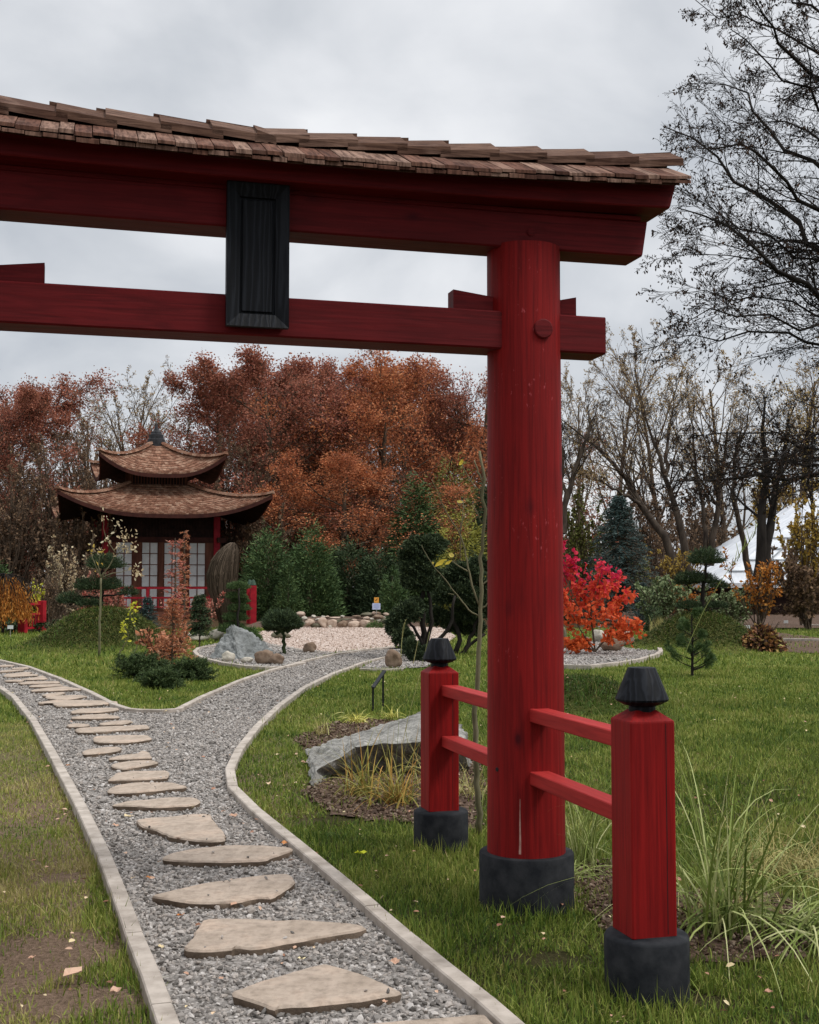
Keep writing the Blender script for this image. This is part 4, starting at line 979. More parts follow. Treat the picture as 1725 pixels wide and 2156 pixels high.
def whorled(name,label,loc,h,w,mat,seed,tiers=14,per=9,droop=.15,nl=40,size=.08,asp=.25,wood='bark_brown',cat='tree',t0=.12,group=None,prof=None,clumped=False,flat=0):
    """tree with tiers of side branches carrying needles or leaves"""
    rng=np.random.default_rng(seed); root=thing(name,label,cat,loc,0,group)
    t=np.repeat(np.linspace(t0,.97,tiers),per)+rng.normal(0,.25/tiers if not clumped else .06/tiers,tiers*per); a=rng.random(len(t))*2*PI
    pr=prof or (lambda t:(1-t)**.8)
    L=w*.5*pr(np.clip(t,0,1))*rng.uniform(.7,1.1,len(t))+.01
    S=np.stack([0*t,0*t,t*h],1); D=np.stack([np.cos(a),np.sin(a),np.full(len(t),.12)],1)
    P,R=grow(S,D,L,np.full(len(t),h*.006),np.full(len(t),.002),6,.06,(0,0,-droop*.3),rng)
    V,Q=tubes([(P,np.maximum(R,loc[1]*.0001))],3); Vt,Qt=tubes([(np.stack([resample([(0,0,0),(h*.01,0,h*.5),(0,0,h)],8)]),np.linspace(h*.018,h*.003,8)[None])],7)
    fast('trunk',np.concatenate([Vt,V]),np.concatenate([Qt,Q+len(Vt)]),None,wood,root,smooth=True)
    n=nl*len(t); p,d=on_lines(P,n,rng,.12); side=unit(np.cross(d,np.array([[0,0,1.]])))*np.where(rng.random((n,1))<.5,1,-1)
    dd=d*.5+side*.8+rng.normal(0,.3,(n,3)); p=p+side*rng.random((n,1))*size*.7
    leafobj('foliage',mat,root,p,size*rng.uniform(.6,1.4,n),rng,aspect=asp,dirs=dd,dj=.25,flat=flat,shape='quad'); return root
def pads_tree(name,label,loc,trunks,pads,mat,seed,needle=.07,dens=2600,wood='bark_dark',cat='pine',group=None,round_=False,aspect=.12,trunk_r=.05):
    """cloud-pruned tree: trunks are point lists, pads (centre, radii)"""
    rng=np.random.default_rng(seed); root=thing(name,label,cat,loc,0,group); L=np.array(loc)
    m=MB()
    for pts,r0,r1 in trunks:
        P=resample([np.array(p)-L for p in pts],9); P[1:-1]+=rng.normal(0,r0*.35,P[1:-1].shape); m.tube([tuple(p) for p in P],list(np.linspace(r0,r1,9)),8)
    for c,rad in pads:   # twigs fanning into each pad
        c0=np.array(c)-L
        for k in range(7):
            e=c0+np.array([rng.uniform(-.7,.7)*rad[0],rng.uniform(-.7,.7)*rad[1],rad[2]*.1]); s=c0+np.array([0,0,-rad[2]*.6]); m.tube([tuple(s),tuple((s+e)/2+np.array([0,0,-.1*rad[2]])),tuple(e)],[r1*.7,r1*.4,.003],5)
    m.build('trunk',wood,root,smooth=True)
    for c,rad in pads:
        c0=np.array(c)-L; area=rad[0]*rad[1]*4+rad[2]*rad[0]*3; n=int(dens*area/ (needle/.07)**1.3); n=min(n,16000)
        u=unit(rng.normal(size=(n,3))); low=u[:,2]<0; u[low,2]*=(.9 if round_ else .35)
        # lumps in the outline
        s=rng.random(n)**.35; lump=1+(.24 if round_ else .13)*np.sin(u[:,0]*7+seed)*np.cos(u[:,1]*6+c[0])+(.15 if round_ else .09)*np.sin(u[:,0]*15+u[:,2]*11)
        p=c0+u*np.array(rad)*(s*lump)[:,None]*.92
        d=u*np.array([1,1,1])+np.array([0,0,.5 if not round_ else .15])
        V,Q,T,r=leaves(p,needle*rng.uniform(.7,1.4,n),rng,aspect=aspect,dirs=d,dj=.35,shape='quad')
        fast('foliage_pad',V,Q,None,mat,root,rnd=r)
    return root
def tuft(name,label,loc,n,h,spread,wd,cols,seed,cat='ornamental grass',seg=7,droop=(.5,1.6),lean=(.25,.9),group=None,baser=.06,extra=None):
    rng=np.random.default_rng(seed); root=thing(name,label,cat,loc,0,group)
    a=rng.random(n)*2*PI; ln=rng.uniform(*lean,n); d=np.stack([np.cos(a)*ln*spread,np.sin(a)*ln*spread,np.ones(n)],1)
    p=np.stack([rng.normal(0,baser,n),rng.normal(0,baser,n),np.zeros(n)],1)
    L=h*rng.uniform(.45,1.1,n); V,Q,T,r=blades(p,d,L,np.full(n,wd)*rng.uniform(.6,1.2,n),rng,seg=seg,droop=rng.uniform(*droop,n))
    fast('blades',V,Q,T,cols,root,rnd=r)
    return root
# ================================================================== PAVILION
PA=math.radians(18); PC=(-12.5,61.4)
pav=thing('pavilion','two-tiered wooden pavilion with upswept shingle roofs and white paper doors','pavilion',(PC[0],PC[1],0),PA)
MT['pav_tile']=shingle_mat('pavilion_shingle',(.28,.14,.09),(.15,.07,.045),(.42,.27,.19),gr=(2,2,8))
MT['pav_dark']=simple('dark_timber',(.014,.008,.007),(.035,.018,.015),4,.8,bs=.2)
MT['pav_brown']=simple('brown_timber',(.075,.028,.018),(.15,.060,.038),3,.7,(1,1,.2),bs=.2)
MT['pav_red']=simple('pavilion_red',(.20,.010,.018),(.32,.018,.028),3,.6,bs=.1)
MT['pav_fascia']=simple('fascia_board',(.035,.012,.010),(.065,.022,.016),3,.7,bs=.1)
MT['paper']=simple('door_paper',(.50,.51,.50),(.60,.61,.60),2,.7,bs=0)
MT['finial_metal']=simple('dark_finial',(.02,.02,.022),(.05,.05,.055),5,.45,bs=.1)
def roof(name,he,ht,ze,zt,up,rows,tilew,ex):
    def S(u,v,dz=0):
        hf=he+(ht-he)*v; k=1+ex*abs(u)**3*(1-v); z=ze+(zt-ze)*max(v,0)**1.45+up*abs(u)**3.0*max(0,1-v)**1.3
        return (u*hf*k,-hf*k,z+dz)
    m=MB()
    for q in range(4):
        c,s=math.cos(q*PI/2),math.sin(q*PI/2); rot=lambda p:(p[0]*c-p[1]*s,p[0]*s+p[1]*c,p[2])
        for i in range(rows):
            v0=i/rows; v1=min(1,(i+1.15)/rows); hf=he+(ht-he)*v0; n=max(3,int(2*hf/tilew)); offs=.5*(i%2)
            for j in range(n+1):
                u0=-1+2*(j-offs)/n; u1=u0+2/n; u0,u1=max(-1,u0),min(1,u1)
                if u1-u0<.004: continue
                e=.035/n; m.cur=random.random()**1.1; jz=random.uniform(-.008,.012); dv=random.uniform(-.08,.06)/rows if i else 0
                a0,a1=S(u0+e,v0+dv,.055+jz),S(u1-e,v0+dv,.055+jz); b0,b1=S(u0+e,v1,.012),S(u1-e,v1,.012)
                a0b,a1b=S(u0+e,v0+dv,.0),S(u1-e,v0+dv,.0)
                V=[rot(p) for p in (a0,a1,b1,b0,a0b,a1b)]; m.add(V,[(0,1,2,3),(4,5,1,0)])
    rf=m.build(name,'pav_tile',pav)
    # deck under the shingles with the eave fascia, and the soffit
    m=MB(); f=MB(); nn=28
    for q in range(4):
        c,s=math.cos(q*PI/2),math.sin(q*PI/2); rot=lambda p:(p[0]*c-p[1]*s,p[0]*s+p[1]*c,p[2])
        for j in range(nn):
            u0,u1=-1+2*j/nn,-1+2*(j+1)/nn
            for i in range(6):
                v0,v1=i/6,(i+1)/6; P=[rot(S(u0,v0,-.03)),rot(S(u1,v0,-.03)),rot(S(u1,v1,-.03)),rot(S(u0,v1,-.03))]; m.add(P,[(0,1,2,3)])
                P=[rot(S(u0,v0,-.17)),rot(S(u1,v0,-.17)),rot(S(u1,v1,-.17)),rot(S(u0,v1,-.17))]; m.add(P,[(3,2,1,0)])
            f.add([rot(S(u0,-.006,-.18)),rot(S(u1,-.006,-.18)),rot(S(u1,-.006,.0)),rot(S(u0,-.006,.0)),rot(S(u0,.02,-.18)),rot(S(u1,.02,-.18))],[(0,1,2,3),(1,0,4,5)])
        # hip rib below each corner
    m.build('soffit','pav_dark',rf); f.build('fascia','pav_fascia',rf)
    for q in range(4):
        m=MB(); c,s=math.cos(q*PI/2),math.sin(q*PI/2); rot=lambda p:(p[0]*c-p[1]*s,p[0]*s+p[1]*c,p[2]); n=int(rows*1.1)
        for i in range(n):
            v0,v1=i/n-.01,(i+1)/n; p0,p1=np.array(S(1,max(v0,-.01),.05)),np.array(S(1,v1,.05)); m.cur=random.uniform(.2,.9)
            w_=.11; a=np.array([w_,w_,0]); hh=np.array([0,0,.10]); l=np.array([0,0,.03])
            m.hexa([rot(p) for p in (p0-a,p0+a,p1+a,p1-a,p0-a*.6+hh+l,p0+a*.6+hh+l,p1+a*.6+hh,p1-a*.6+hh)])
        m.build('hip_ridge','pav_tile',rf)
    return rf,S
roof('lower_roof',4.62,1.42,4.78,6.38,.98,17,.165,.045)
roof('upper_roof',2.78,.30,6.78,8.42,.95,13,.165,.06)
m=MB(); m.box(-1.3,1.3,-1.3,1.3,6.0,7.3); m.build('upper_wall','pav_dark',pav)
m=MB()
for k in range(19):
    for q in (-1,1):
        x=-1.26+k*.14; m.box(x-.02,x+.02,q*1.33-.03,q*1.33+.03,6.2,7.2); m.box(q*1.33-.03,q*1.33+.03,x-.02,x+.02,6.2,7.2)
m.build('upper_slats','pav_brown',pav)
m=MB(); m.lathe([(.42,8.28),(.42,8.72),(.36,8.75),(.36,8.95),(.27,8.99),(.25,9.10),(.13,9.15),(.10,9.28),(.03,9.5),(0.005,9.62)],24); m.build('roof_finial','finial_metal',pav,auto=.6)
m=MB(); m.box(-3.85,3.85,-3.85,3.85,0,.30); m.build('deck','pav_brown',pav)
ca,sa=math.cos(PA),math.sin(PA)
def U(px,yl=-2.64):  # local x of a vertical line on the front wall
    r=ray(px,1150); d=np.array([r[0],r[1]]); n=np.array([-sa,ca]); o=np.array([-PC[0],-PC[1]]); t=(yl-o@n)/(d@n); p=o+t*d; return p@np.array([ca,sa])
H0=.30; HD=3.55
for q in range(4):
    rz=q*PI/2
    m=MB(); m.box(-2.6,2.6,-2.58,-2.50,H0,4.9); wl=m.build('wall','pav_dark',pav); wl.rotation_euler.z=rz
    m=MB()
    for k in range(36):
        x=-2.55+k*.146; m.box(x-.03,x+.03,-2.62,-2.58,3.85,4.75)
    m.build('frieze','pav_dark',wl)
    m=MB(); m.box(-3.05,3.05,-2.70,-2.585,3.56,3.80); m.build('lintel','pav_fascia',wl)
    m=MB(); m.box(-2.6,2.6,-2.63,-2.585,H0,.42); m.build('sill','pav_brown',wl)
    fr=[(247,279),(299,333),(346,380),(399,433)]
    for k,(a,b) in enumerate(fr):
        ua,ub=U(a),U(b)
        if k==0: ua=ub-(U(333)-U(299))
        m=MB(); m.box(ua,ub,-2.605,-2.585,.42,HD); dr=m.build('sliding_door','paper',wl)
        m=MB(); t=.022
        for x in (ua+.0,(ua+ub)/2,ub): m.box(x-t,x+t,-2.628,-2.606,.42,HD)
        for zz_ in np.linspace(.42,HD,7)[0:]: m.box(ua,ub,-2.626,-2.607,zz_-t*.8,zz_+t*.8)
        m.build('door_lattice','pav_brown',dr)
        nx=U(fr[k+1][0]) if k<3 else 2.6; pv=ub+.03; 
        m=MB(); m.box(pv,nx-.03,-2.66,-2.585,.30,3.56); m.build('door_post','pav_brown',wl)
    m=MB(); m.box(-2.6,U(279)-(U(333)-U(299))-.03,-2.66,-2.585,.30,3.56); m.build('door_post','pav_brown',wl)
for sx_ in(-1,1):
    for sy_ in(-1,1):
        m=MB(); m.box(sx_*2.60-.15,sx_*2.60+.15,sy_*2.60-.15,sy_*2.60+.15,.30,4.8,.01); m.build('corner_post','pav_red',pav)
for q in range(4):
    m=MB(); h=3.62
    for x in np.linspace(-h,h,6): m.box(x-.07,x+.07,-h-.07,-h+.07,.3,1.46)
    m.box(-h,h,-h-.05,-h+.05,1.36,1.46); m.box(-h,h,-h-.04,-h+.04,.92,1.0); m.box(-h,h,-h-.04,-h+.04,.5,.56)
    for x in np.linspace(-h,h,31): m.box(x-.022,x+.022,-h-.02,-h+.02,.5,.95)
    o=m.build('railing','pav_red',pav); o.rotation_euler.z=q*PI/2
    if q==3: o.rotation_euler.z=q*PI/2+.002
# ================================================================== RED FENCES
def small_post(m,x,y,w_,h): m.box(x-w_/2,x+w_/2,y-w_/2,y+w_/2,-.1,h,.01)
MT['fin_green']=simple('green_cap',(.03,.06,.04),(.06,.10,.07),5,.5,bs=0)
MT['dull_red']=simple('red_fence_paint',(.24,.010,.018),(.38,.018,.028),3,.6,bs=.1)
b=at(533,1310,50); fr=thing('red_fence','red slatted fence end with two tall posts and green caps, right of the straw bundle','fence',(b[0],b[1],0),math.radians(104))
for k,(x,hh) in enumerate(((0,1.52),(1.15,1.52))):
    m=MB(); small_post(m,x,0,.24,hh); po=m.build('post','dull_red',fr); m=MB(); m.lathe([(.09,hh),(.12,hh+.03),(.06,hh+.22),(0.01,hh+.24)],14,(x,0)); m.build('cap','fin_green',po,auto=.6)
m=MB()
for z in (.12,.42,.72,1.02): m.box(.125,1.03,-.03,.03,z,z+.265)
m.build('slat','dull_red',fr)
b=G(48,1332); b2=thing('red_bridge_railing','dark red bridge railing with a square post beside the orange weeping tree','railing',(b[0],b[1],0),math.radians(80))
m=MB(); small_post(m,0,0,.24,1.02); m.build('post','dull_red',b2); m=MB(); small_post(m,1.3,0,.24,1.02); m.build('post','dull_red',b2)
m=MB(); m.box(.125,1.18,-.03,.03,.88,.96); m.box(.125,1.18,-.03,.03,.55,.62); m.box(.125,1.18,-.03,.03,.1,.16)
for x in np.linspace(.25,1.05,5): m.box(x-.02,x+.02,-.02,.02,.14,.56)
m.build('rail','dull_red',b2)
# ================================================================== STRAW BUNDLE
def straw():
    Yb=45; b=at(478,1328,Yb); root=thing('straw_wrap','tall bulging straw wrapped bundle leaning beside the red corner post of the pavilion','straw bundle',(b[0],Yb,-.05))
    MT['straw']=leafmat('dry_reed',[(.03,.022,.016),(.07,.053,.038),(.14,.105,.078)],.9,.1)
    k=FOC/Yb; cl=[(472,1328,5),(474,1300,13),(472,1270,22),(468,1240,28),(468,1210,31),(474,1180,27),(482,1160,20),(487,1148,11),(490,1143,3)]
    rings=[( (at(x,y,Yb)[0]-b[0]), EYE+(1232-y)*Yb/FOC+.05, r/k) for x,y,r in cl]
    m=MB(); V=[];n=26
    for (x,z,r) in rings:
        for j in range(n):
            a=2*PI*j/n; V.append((x+r*math.cos(a),r*math.sin(a)*.9,max(z,0)))
    F=[[i*n+j,i*n+(j+1)%n,(i+1)*n+(j+1)%n,(i+1)*n+j] for i in range(len(rings)-1) for j in range(n)]
    m.cur=.2; m.add(V,F); m.build('core','straw',root,smooth=True)
    rng=np.random.default_rng(5); ns=1500; PP=[]
    zs=np.array([r[1] for r in rings]); xs=np.array([r[0] for r in rings]); rs=np.array([r[2] for r in rings])
    a=rng.random(ns)*2*PI; z0=rng.uniform(0,2.3,ns); L=rng.uniform(.5,1.4,ns); t=np.linspace(0,1,5)
    z=z0[:,None]+L[:,None]*t[None]; z=np.minimum(z,zs[-1]); X=np.interp(z,zs,xs); Rr=np.interp(z,zs,rs)*1.03+rng.uniform(0,.03,(ns,1)); aa=a[:,None]+rng.normal(0,.05,(ns,1))*t[None]
    P=np.stack([X+Rr*np.cos(aa),Rr*np.sin(aa)*.9,z],2); V,Q=tubes([(P,np.full((ns,5),.011))],3); fast('stalks',V,Q,None,'straw',root,rnd=np.repeat(rng.random(ns),12))
straw()
# ================================================================== ROCKS
def rock(name,label,loc,rad,mat,seed,rough=.22,cuts=5,rz=0,cat='rock',group=None,sub=3,sink=.25):
    import bmesh
    rng=random.Random(seed); bm=bmesh.new(); bmesh.ops.create_icosphere(bm,subdivisions=sub,radius=1)
    pl=[(Vector((rng.gauss(0,1),rng.gauss(0,1),rng.gauss(0,.7))).normalized(),rng.uniform(.62,.88)) for _ in range(cuts)]
    for v in bm.verts:
        p=v.co.copy()
        for nrm,d in pl:
            k=p.dot(nrm)
            if k>d: p-=nrm*(k-d)*.88
        nz=noise.noise(p*1.3+Vector((seed,0,0)))*rough+noise.noise(p*3.7+Vector((seed,3,0)))*rough*.35+noise.noise(p*9+Vector((seed,3,9)))*rough*.12
        p*=1+nz; v.co=Vector((p.x*rad[0],p.y*rad[1],p.z*rad[2]))
    for f in bm.faces: f.smooth=True
    me=bpy.data.meshes.new(name); bm.to_mesh(me); bm.free(); me.materials.append(MT[mat]); o=bpy.data.objects.new(name,me); COL.objects.link(o)
    o.location=(loc[0],loc[1],loc[2]+rad[2]*(1-sink)); o.rotation_euler.z=rz; return tag(o,label,cat,group)
def rockpx(px,by,w,h,mat,label,seed,Y=None,group=None,name='rock',depth=.8,**k):
    g=G(px,by) if Y is None else at(px,by,Y); s=g[1]/FOC; rx=w*s/2*1.08; rz=h*s/2*1.15; ry=rx*depth
    return rock(name,label,(g[0],g[1]+ry*.8,g[2]),(rx,ry,rz),mat,seed,group=group,sink=.15,**k)
def chunk(name,label,P,F,mat,loc,sub=4,amp=.03,cat='rock',sc=2.2,fine=.3,sharp=.5):
    import bmesh
    bm=bmesh.new(); vs=[bm.verts.new(p) for p in P]
    for f in F: bm.faces.new([vs[i] for i in f])
    bmesh.ops.recalc_face_normals(bm,faces=bm.faces)
    bmesh.ops.triangulate(bm,faces=bm.faces)
    for _ in range(sub): bmesh.ops.subdivide_edges(bm,edges=bm.edges,cuts=1,use_grid_fill=True)
    bm.normal_update()
    for v in bm.verts:
        q=v.co; v.co=q+v.normal*amp*(noise.noise(q*sc)+fine*noise.noise(q*sc*4)+fine*.5*noise.noise(q*sc*11))
    for f in bm.faces: f.smooth=True
    for e in bm.edges:
        if len(e.link_faces)==2 and e.calc_face_angle(0)>sharp: e.smooth=False
    me=bpy.data.meshes.new(name); bm.to_mesh(me); bm.free(); me.materials.append(MT[mat]); o=bpy.data.objects.new(name,me); COL.objects.link(o); o.location=loc; return tag(o,label,cat)
# big grey ridge rock in the gravel bed (readings at distance)
def W(px,py,Y): return np.array(at(px,py,Y))
o0=np.array(G(505,1392)); 
pk=[W(441,1389,26.4),W(505,1398,25.9),W(560,1394,26.0),W(586,1388,26.8),W(560,1386,28.4),W(470,1386,28.4),
    W(488,1316,27.0),W(497,1318,27.2),W(548,1343,27.1),W(566,1362,26.7),W(476,1330,27.0),W(530,1340,27.7)]
chunk('ridge_rock','large angular blue-grey rock with a sharp sloping ridge in the gravel bed',[p-o0 for p in pk],[(0,1,10),(1,7,6),(1,6,10),(1,8,7),(1,2,8),(2,9,8),(2,3,9),(3,4,9),(4,11,9),(9,11,8),(8,11,7),(4,5,11),(5,6,11),(11,6,7),(5,0,10),(5,10,6),(0,5,4,3,2,1)],'rock_grey',tuple(o0),sub=5,amp=.05,sc=2.6,fine=.9,sharp=.28)
rock('rock','small pointed brown rock tip poking up behind the top of the big grey rock',at(489,1345,27.2),(.10,.10,.16),'rock_tan',4)
for a in [(479,1394,27,21,'rock_pale','smooth round pale boulder in front of the big grey rock',1),(520,1397,26,13,'rock_pale','flat cream stone to the right of the round pale boulder',2),(556,1399,44,28,'rock_brown','rounded two-tone brown rock against the right foot of the big grey rock',3),(582,1400,27,22,'rock_brown','small dark reddish-brown rock at the right end of the grey rock group',4),
          (651,1375,28,22,'rock_brown','single brown boulder sitting alone on the gravel left of the path',5),(828,1407,34,36,'rock_brown','dark brown boulder under the yew at the edge of the lawn',6),
          (592,1345,40,16,'rock_moss','low dark rock behind the ball-shaped pine',7),(540,1347,22,11,'rock_moss','flat mossy stone behind the big grey rock',8),
          (418,1350,40,16,'rock_pale','pale flat rock behind the small dark conifers',9),(455,1348,30,22,'rock_pale','pale rounded rock to the left of the spiral topiary',10),(392,1345,20,14,'rock_pale','small pale stone left of the tiny dark conifer',13)]:
    rockpx(a[0],a[1],a[2],a[3],a[4],a[5],a[6])
for a in [(1217,1368,24,22,'rock_tan','tan boulder at the left front foot of the scarlet shrub',11),(1262,1352,34,24,'rock_pale','pale pink rounded rock behind the stem of the scarlet shrub',12),(1290,1372,48,28,'rock_brown','large brown rock right of the scarlet shrub stem',14),(1322,1362,34,36,'rock_tan','upright tan rock at the right end of the shrub bed',15),
          (1235,1358,18,16,'rock_brown','small brown rock left of the scarlet shrub stem',16),(1310,1348,24,18,'rock_pale','pale rock behind the large brown rock of the round bed',17),(1186,1366,16,44,'rock_moss','tall narrow dark stone close to the gate pillar',18)]:
    rockpx(a[0],a[1],a[2],a[3],a[4],a[5],a[6])
WALL=[(585,548,105,60,'rock_tan'),(645,575,110,48,'rock_moss'),(715,570,95,95,'rock_tan'),(815,565,105,75,'rock_tan'),(915,570,95,70,'rock_brown'),(1030,575,140,70,'rock_tan'),(1135,572,95,85,'rock_tan'),(790,577,50,32,'rock_pale'),(1000,577,40,20,'rock_brown'),
 (495,475,105,60,'rock_tan'),(535,500,60,40,'rock_pale'),(625,476,50,30,'rock_pale'),(524,540,40,32,'rock_pale'),(595,500,110,22,'rock_brown'),(720,478,42,28,'rock_pale'),(762,474,45,22,'rock_tan'),(912,472,40,24,'rock_pale'),(1030,508,58,24,'rock_tan'),(1150,492,66,32,'rock_tan'),(1205,500,50,28,'rock_pale'),(1265,512,45,30,'rock_pale'),(1315,532,85,52,'rock_moss'),(1270,490,120,45,'rock_brown'),(1160,464,140,42,'rock_moss'),(1262,448,60,32,'rock_brown'),(1345,455,62,32,'rock_tan'),(1330,478,45,25,'rock_pale'),(1225,440,45,28,'rock_tan'),(940,500,120,20,'rock_moss'),(850,480,135,16,'rock_tan'),(1060,470,100,22,'rock_brown'),(770,520,90,26,'rock_brown'),(870,520,60,30,'rock_moss'),(680,505,70,30,'rock_pale')]
GW='boulders of the dry stone terrace'
colw={'rock_tan':'tan','rock_moss':'mossy dark','rock_brown':'brown','rock_pale':'pale'}
fr_=sorted([r for r in WALL if r[1]>=540],key=lambda r:r[0]); mid=sorted([r for r in WALL if 485<=r[1]<540],key=lambda r:r[0]); bk=sorted([r for r in WALL if r[1]<485],key=lambda r:r[0])
for rn,(row,Y) in {'front':(fr_,45.2),'middle':(mid,46.6),'back':(bk,48.2)}.items():
    for i,(x,y,w_,h_,mt) in enumerate(row):
        d=TW(x,y); rockpx(d[0],d[1],w_/4.682,h_/4.682,mt,f'{colw[mt]} boulder, {ORD[i] if i else "first"} from the left in the {rn} row of the stone terrace',100+i*7+len(rn),Y=Y,group=GW,name='boulder')
# earth bank behind the boulders
m=MB(); xs=np.linspace(-6.3,.4,24); V=[];F=[]
for i,x in enumerate(xs):
    e=math.sin(PI*i/23)**.5
    for j,(y,z) in enumerate(((45.6,-.05),(46.0,.13),(47.3,.20),(48.4,.30),(50,.32),(52,.0))): V.append((x,y,z*e+.03*noise.noise(Vector((x*2,y*2,0)))-.02))
for i in range(23):
    for j in range(5): F.append([i*6+j,(i+1)*6+j,(i+1)*6+j+1,i*6+j+1])
m.add(V,F); tag(m.build('earth_bank','soil',smooth=True),kind='structure')
# slate slab by the far support post
def slab():
    fb=[(655,1652,9.7),(668,1620,10.0),(723,1592,10.1),(748,1574,10.2),(800,1567,10.2),(850,1566,10.2),(892,1562,10.2),(972,1572,10.3)]
    bb=[(645,1580,11.7),(690,1562,12.1),(740,1548,12.4),(790,1530,12.7),(862,1507,13.1),(892,1498,13.1),(945,1505,12.8),(984,1538,12.0)]
    Ft=[np.array(at(*p)) for p in fb]; Bt=[np.array(at(*p)) for p in bb]; o=np.array([Ft[0][0],Ft[0][1],0]); n=len(Ft); P=[];F=[]
    for a,b in zip(Ft,Bt): P+=[a,b,np.array([a[0]+.1,a[1]+.35,-.08]),np.array([b[0],b[1]-.05,-.08])]
    for i in range(n-1):
        k=4*i; q=4*(i+1); F+=[(k,q,q+1,k+1),(k,k+2,q+2,q),(k+1,q+1,q+3,k+3),(k+2,k+3,q+3,q+2)]
    F+=[(0,1,3,2),(4*n-4,4*n-2,4*n-1,4*n-3)]
    chunk('slate_slab','big pale tilted slate slab with a dark broken underside beside the far support post',[p-o for p in P],F,'slab',tuple(o),sub=4,amp=.022,sc=3.,fine=1.1,sharp=.22)
slab()
rock('stone','half-buried flat pale stone in the lawn right of the gate pillar',G(1272,1442),(.16,.09,.03),'rock_moss',33,cat='stone')
# ================================================================== SIGNS
b=at(793,1288,47.5); sg=thing('notice_board','small stake with an orange paper above a bluish white notice, behind the stone terrace','notice',(b[0],b[1],0))
m=MB(); m.box(-.014,.014,-.012,.012,.1,1.05); m.build('stake','bark_pale',sg)
MT['paper_blue']=simple('notice_paper',(.50,.56,.78),(.58,.63,.82),4,.6,bs=0); MT['paper_orange']=simple('orange_paper',(.70,.30,.05),(.78,.38,.08),4,.6,bs=0); MT['ink']=simple('blue_ink',(.22,.30,.60),(.25,.33,.64),4,.6,bs=0)
m=MB(); m.box(-.16,.15,-.03,-.013,.62,.86); nb=m.build('notice','paper_blue',sg); m=MB()
for k,(a,c) in enumerate(((-.08,.08),(-.12,.11),(-.10,.10),(-.03,.05))): m.box(a,c,-.033,-.0305,.80-k*.045,.812-k*.045)
m.build('text_lines','ink',nb)
m=MB(); m.box(-.09,.09,-.03,-.013,.875,1.08); ob=m.build('poster','paper_orange',sg); m=MB(); m.hexa([(-.05,-.033,.96),(-.02,-.033,.94),(-.02,-.0305,.94),(-.05,-.0305,.96),(.02,-.033,1.03),(.05,-.033,1.04),(.05,-.0305,1.04),(.02,-.0305,1.03)]); m.build('mark','black',ob)
p0=G(787,1492); lec=thing('info_lectern','low black metal information lectern seen edge-on in the lawn beyond the yellow grass','sign',p0)
s=p0[1]/FOC
m=MB(); m.box(-.012,.012,-.30,-.27,0,.30); m.build('leg','black',lec); m=MB(); m.box(.10,.125,.25,.28,0,.44); m.build('leg','black',lec)
m=MB(); m.hexa([(-.02,-.34,.285),(.02,-.34,.275),(.15,.30,.435),(.11,.30,.445),(-.02,-.34,.305),(.02,-.34,.295),(.15,.30,.455),(.11,.30,.465)]); m.build('panel','black',lec)
m=MB()
for lab,px,by,hh,ww in (('small white plant label on a stake under the orange weeping tree',22,1342,.28,.17),('white plant label at the left foot of the leaf heap shrub',1573,1330,.12,.2),('white plant label in the bed near the right edge',1655,1322,.2,.16),('little white plant tag between the scarlet shrub stems',1262,1352,.45,.07),('pair of white labels beside the yew at the end of the stone terrace',835,1300,.55,.2)):
    g=G(px,by); t=thing('plant_label',lab,'plant label',g); m=MB(); m.box(-.008,.008,-.008,.008,0,hh); m.build('stake','bark_pale',t); m=MB(); m.box(-ww/2,ww/2,-.02,-.009,hh-.03,hh+ww*.45); m.build('plate','white',t)
# ================================================================== WHITE GLASS ROOF
def glasshouse():
    MT['gl_white']=simple('white_roof_sheet',(.58,.61,.65),(.80,.82,.85),1.2,.5,(1,1,1),bs=0); MT['gl_bar']=simple('glazing_bar',(.25,.27,.28),(.36,.38,.4),3,.5,bs=0)
    Y=66; A=np.array(at(1492,1228,Y)); ap=np.array(at(1905,925,Y+7)); L=A[0]; r=thing('glasshouse','large white sloping pyramidal glass roof seen between the trunks on the right','glasshouse',(ap[0],ap[1],0))
    h=ap[2]-1.65; hx=ap[0]-L; m=MB(); z0=1.65
    c=[(-hx,-hx*.6),(hx,-hx*.6),(hx,hx*.6),(-hx,hx*.6)]
    m.add([(x,y,z0) for x,y in c]+[(0,0,z0+h)]+[(x,y,z0-.25) for x,y in c],[(0,1,4),(1,2,4),(2,3,4),(3,0,4),(0,3,2,1),(5,6,1,0),(6,7,2,1),(7,8,3,2),(8,5,0,3)]); m.build('roof','gl_white',r)
    m=MB()
    for k in range(1,16):
        t=k/16; 
        a=Vector((-hx+2*hx*t,-hx*.6,z0)); b=Vector((0,0,z0+h)); 
        m.tube([a+Vector((0,-.05,.05)),a.lerp(b,.99)+Vector((0,-.05,.05))],.045,4)
    for k in range(1,14):
        t=k/14; x=hx*(1-t); m.tube([(-x,-hx*.6*(1-t)-.05,z0+h*t+.03),(x,-hx*.6*(1-t)-.05,z0+h*t+.03)],.035,4)
    m.build('glazing_bars','gl_bar',r)
    m=MB(); m.box(-hx+.6,hx-.6,-hx*.6+.6,hx*.6-.6,-.1,z0-.2); m.build('wall','pav_dark',r)
glasshouse()
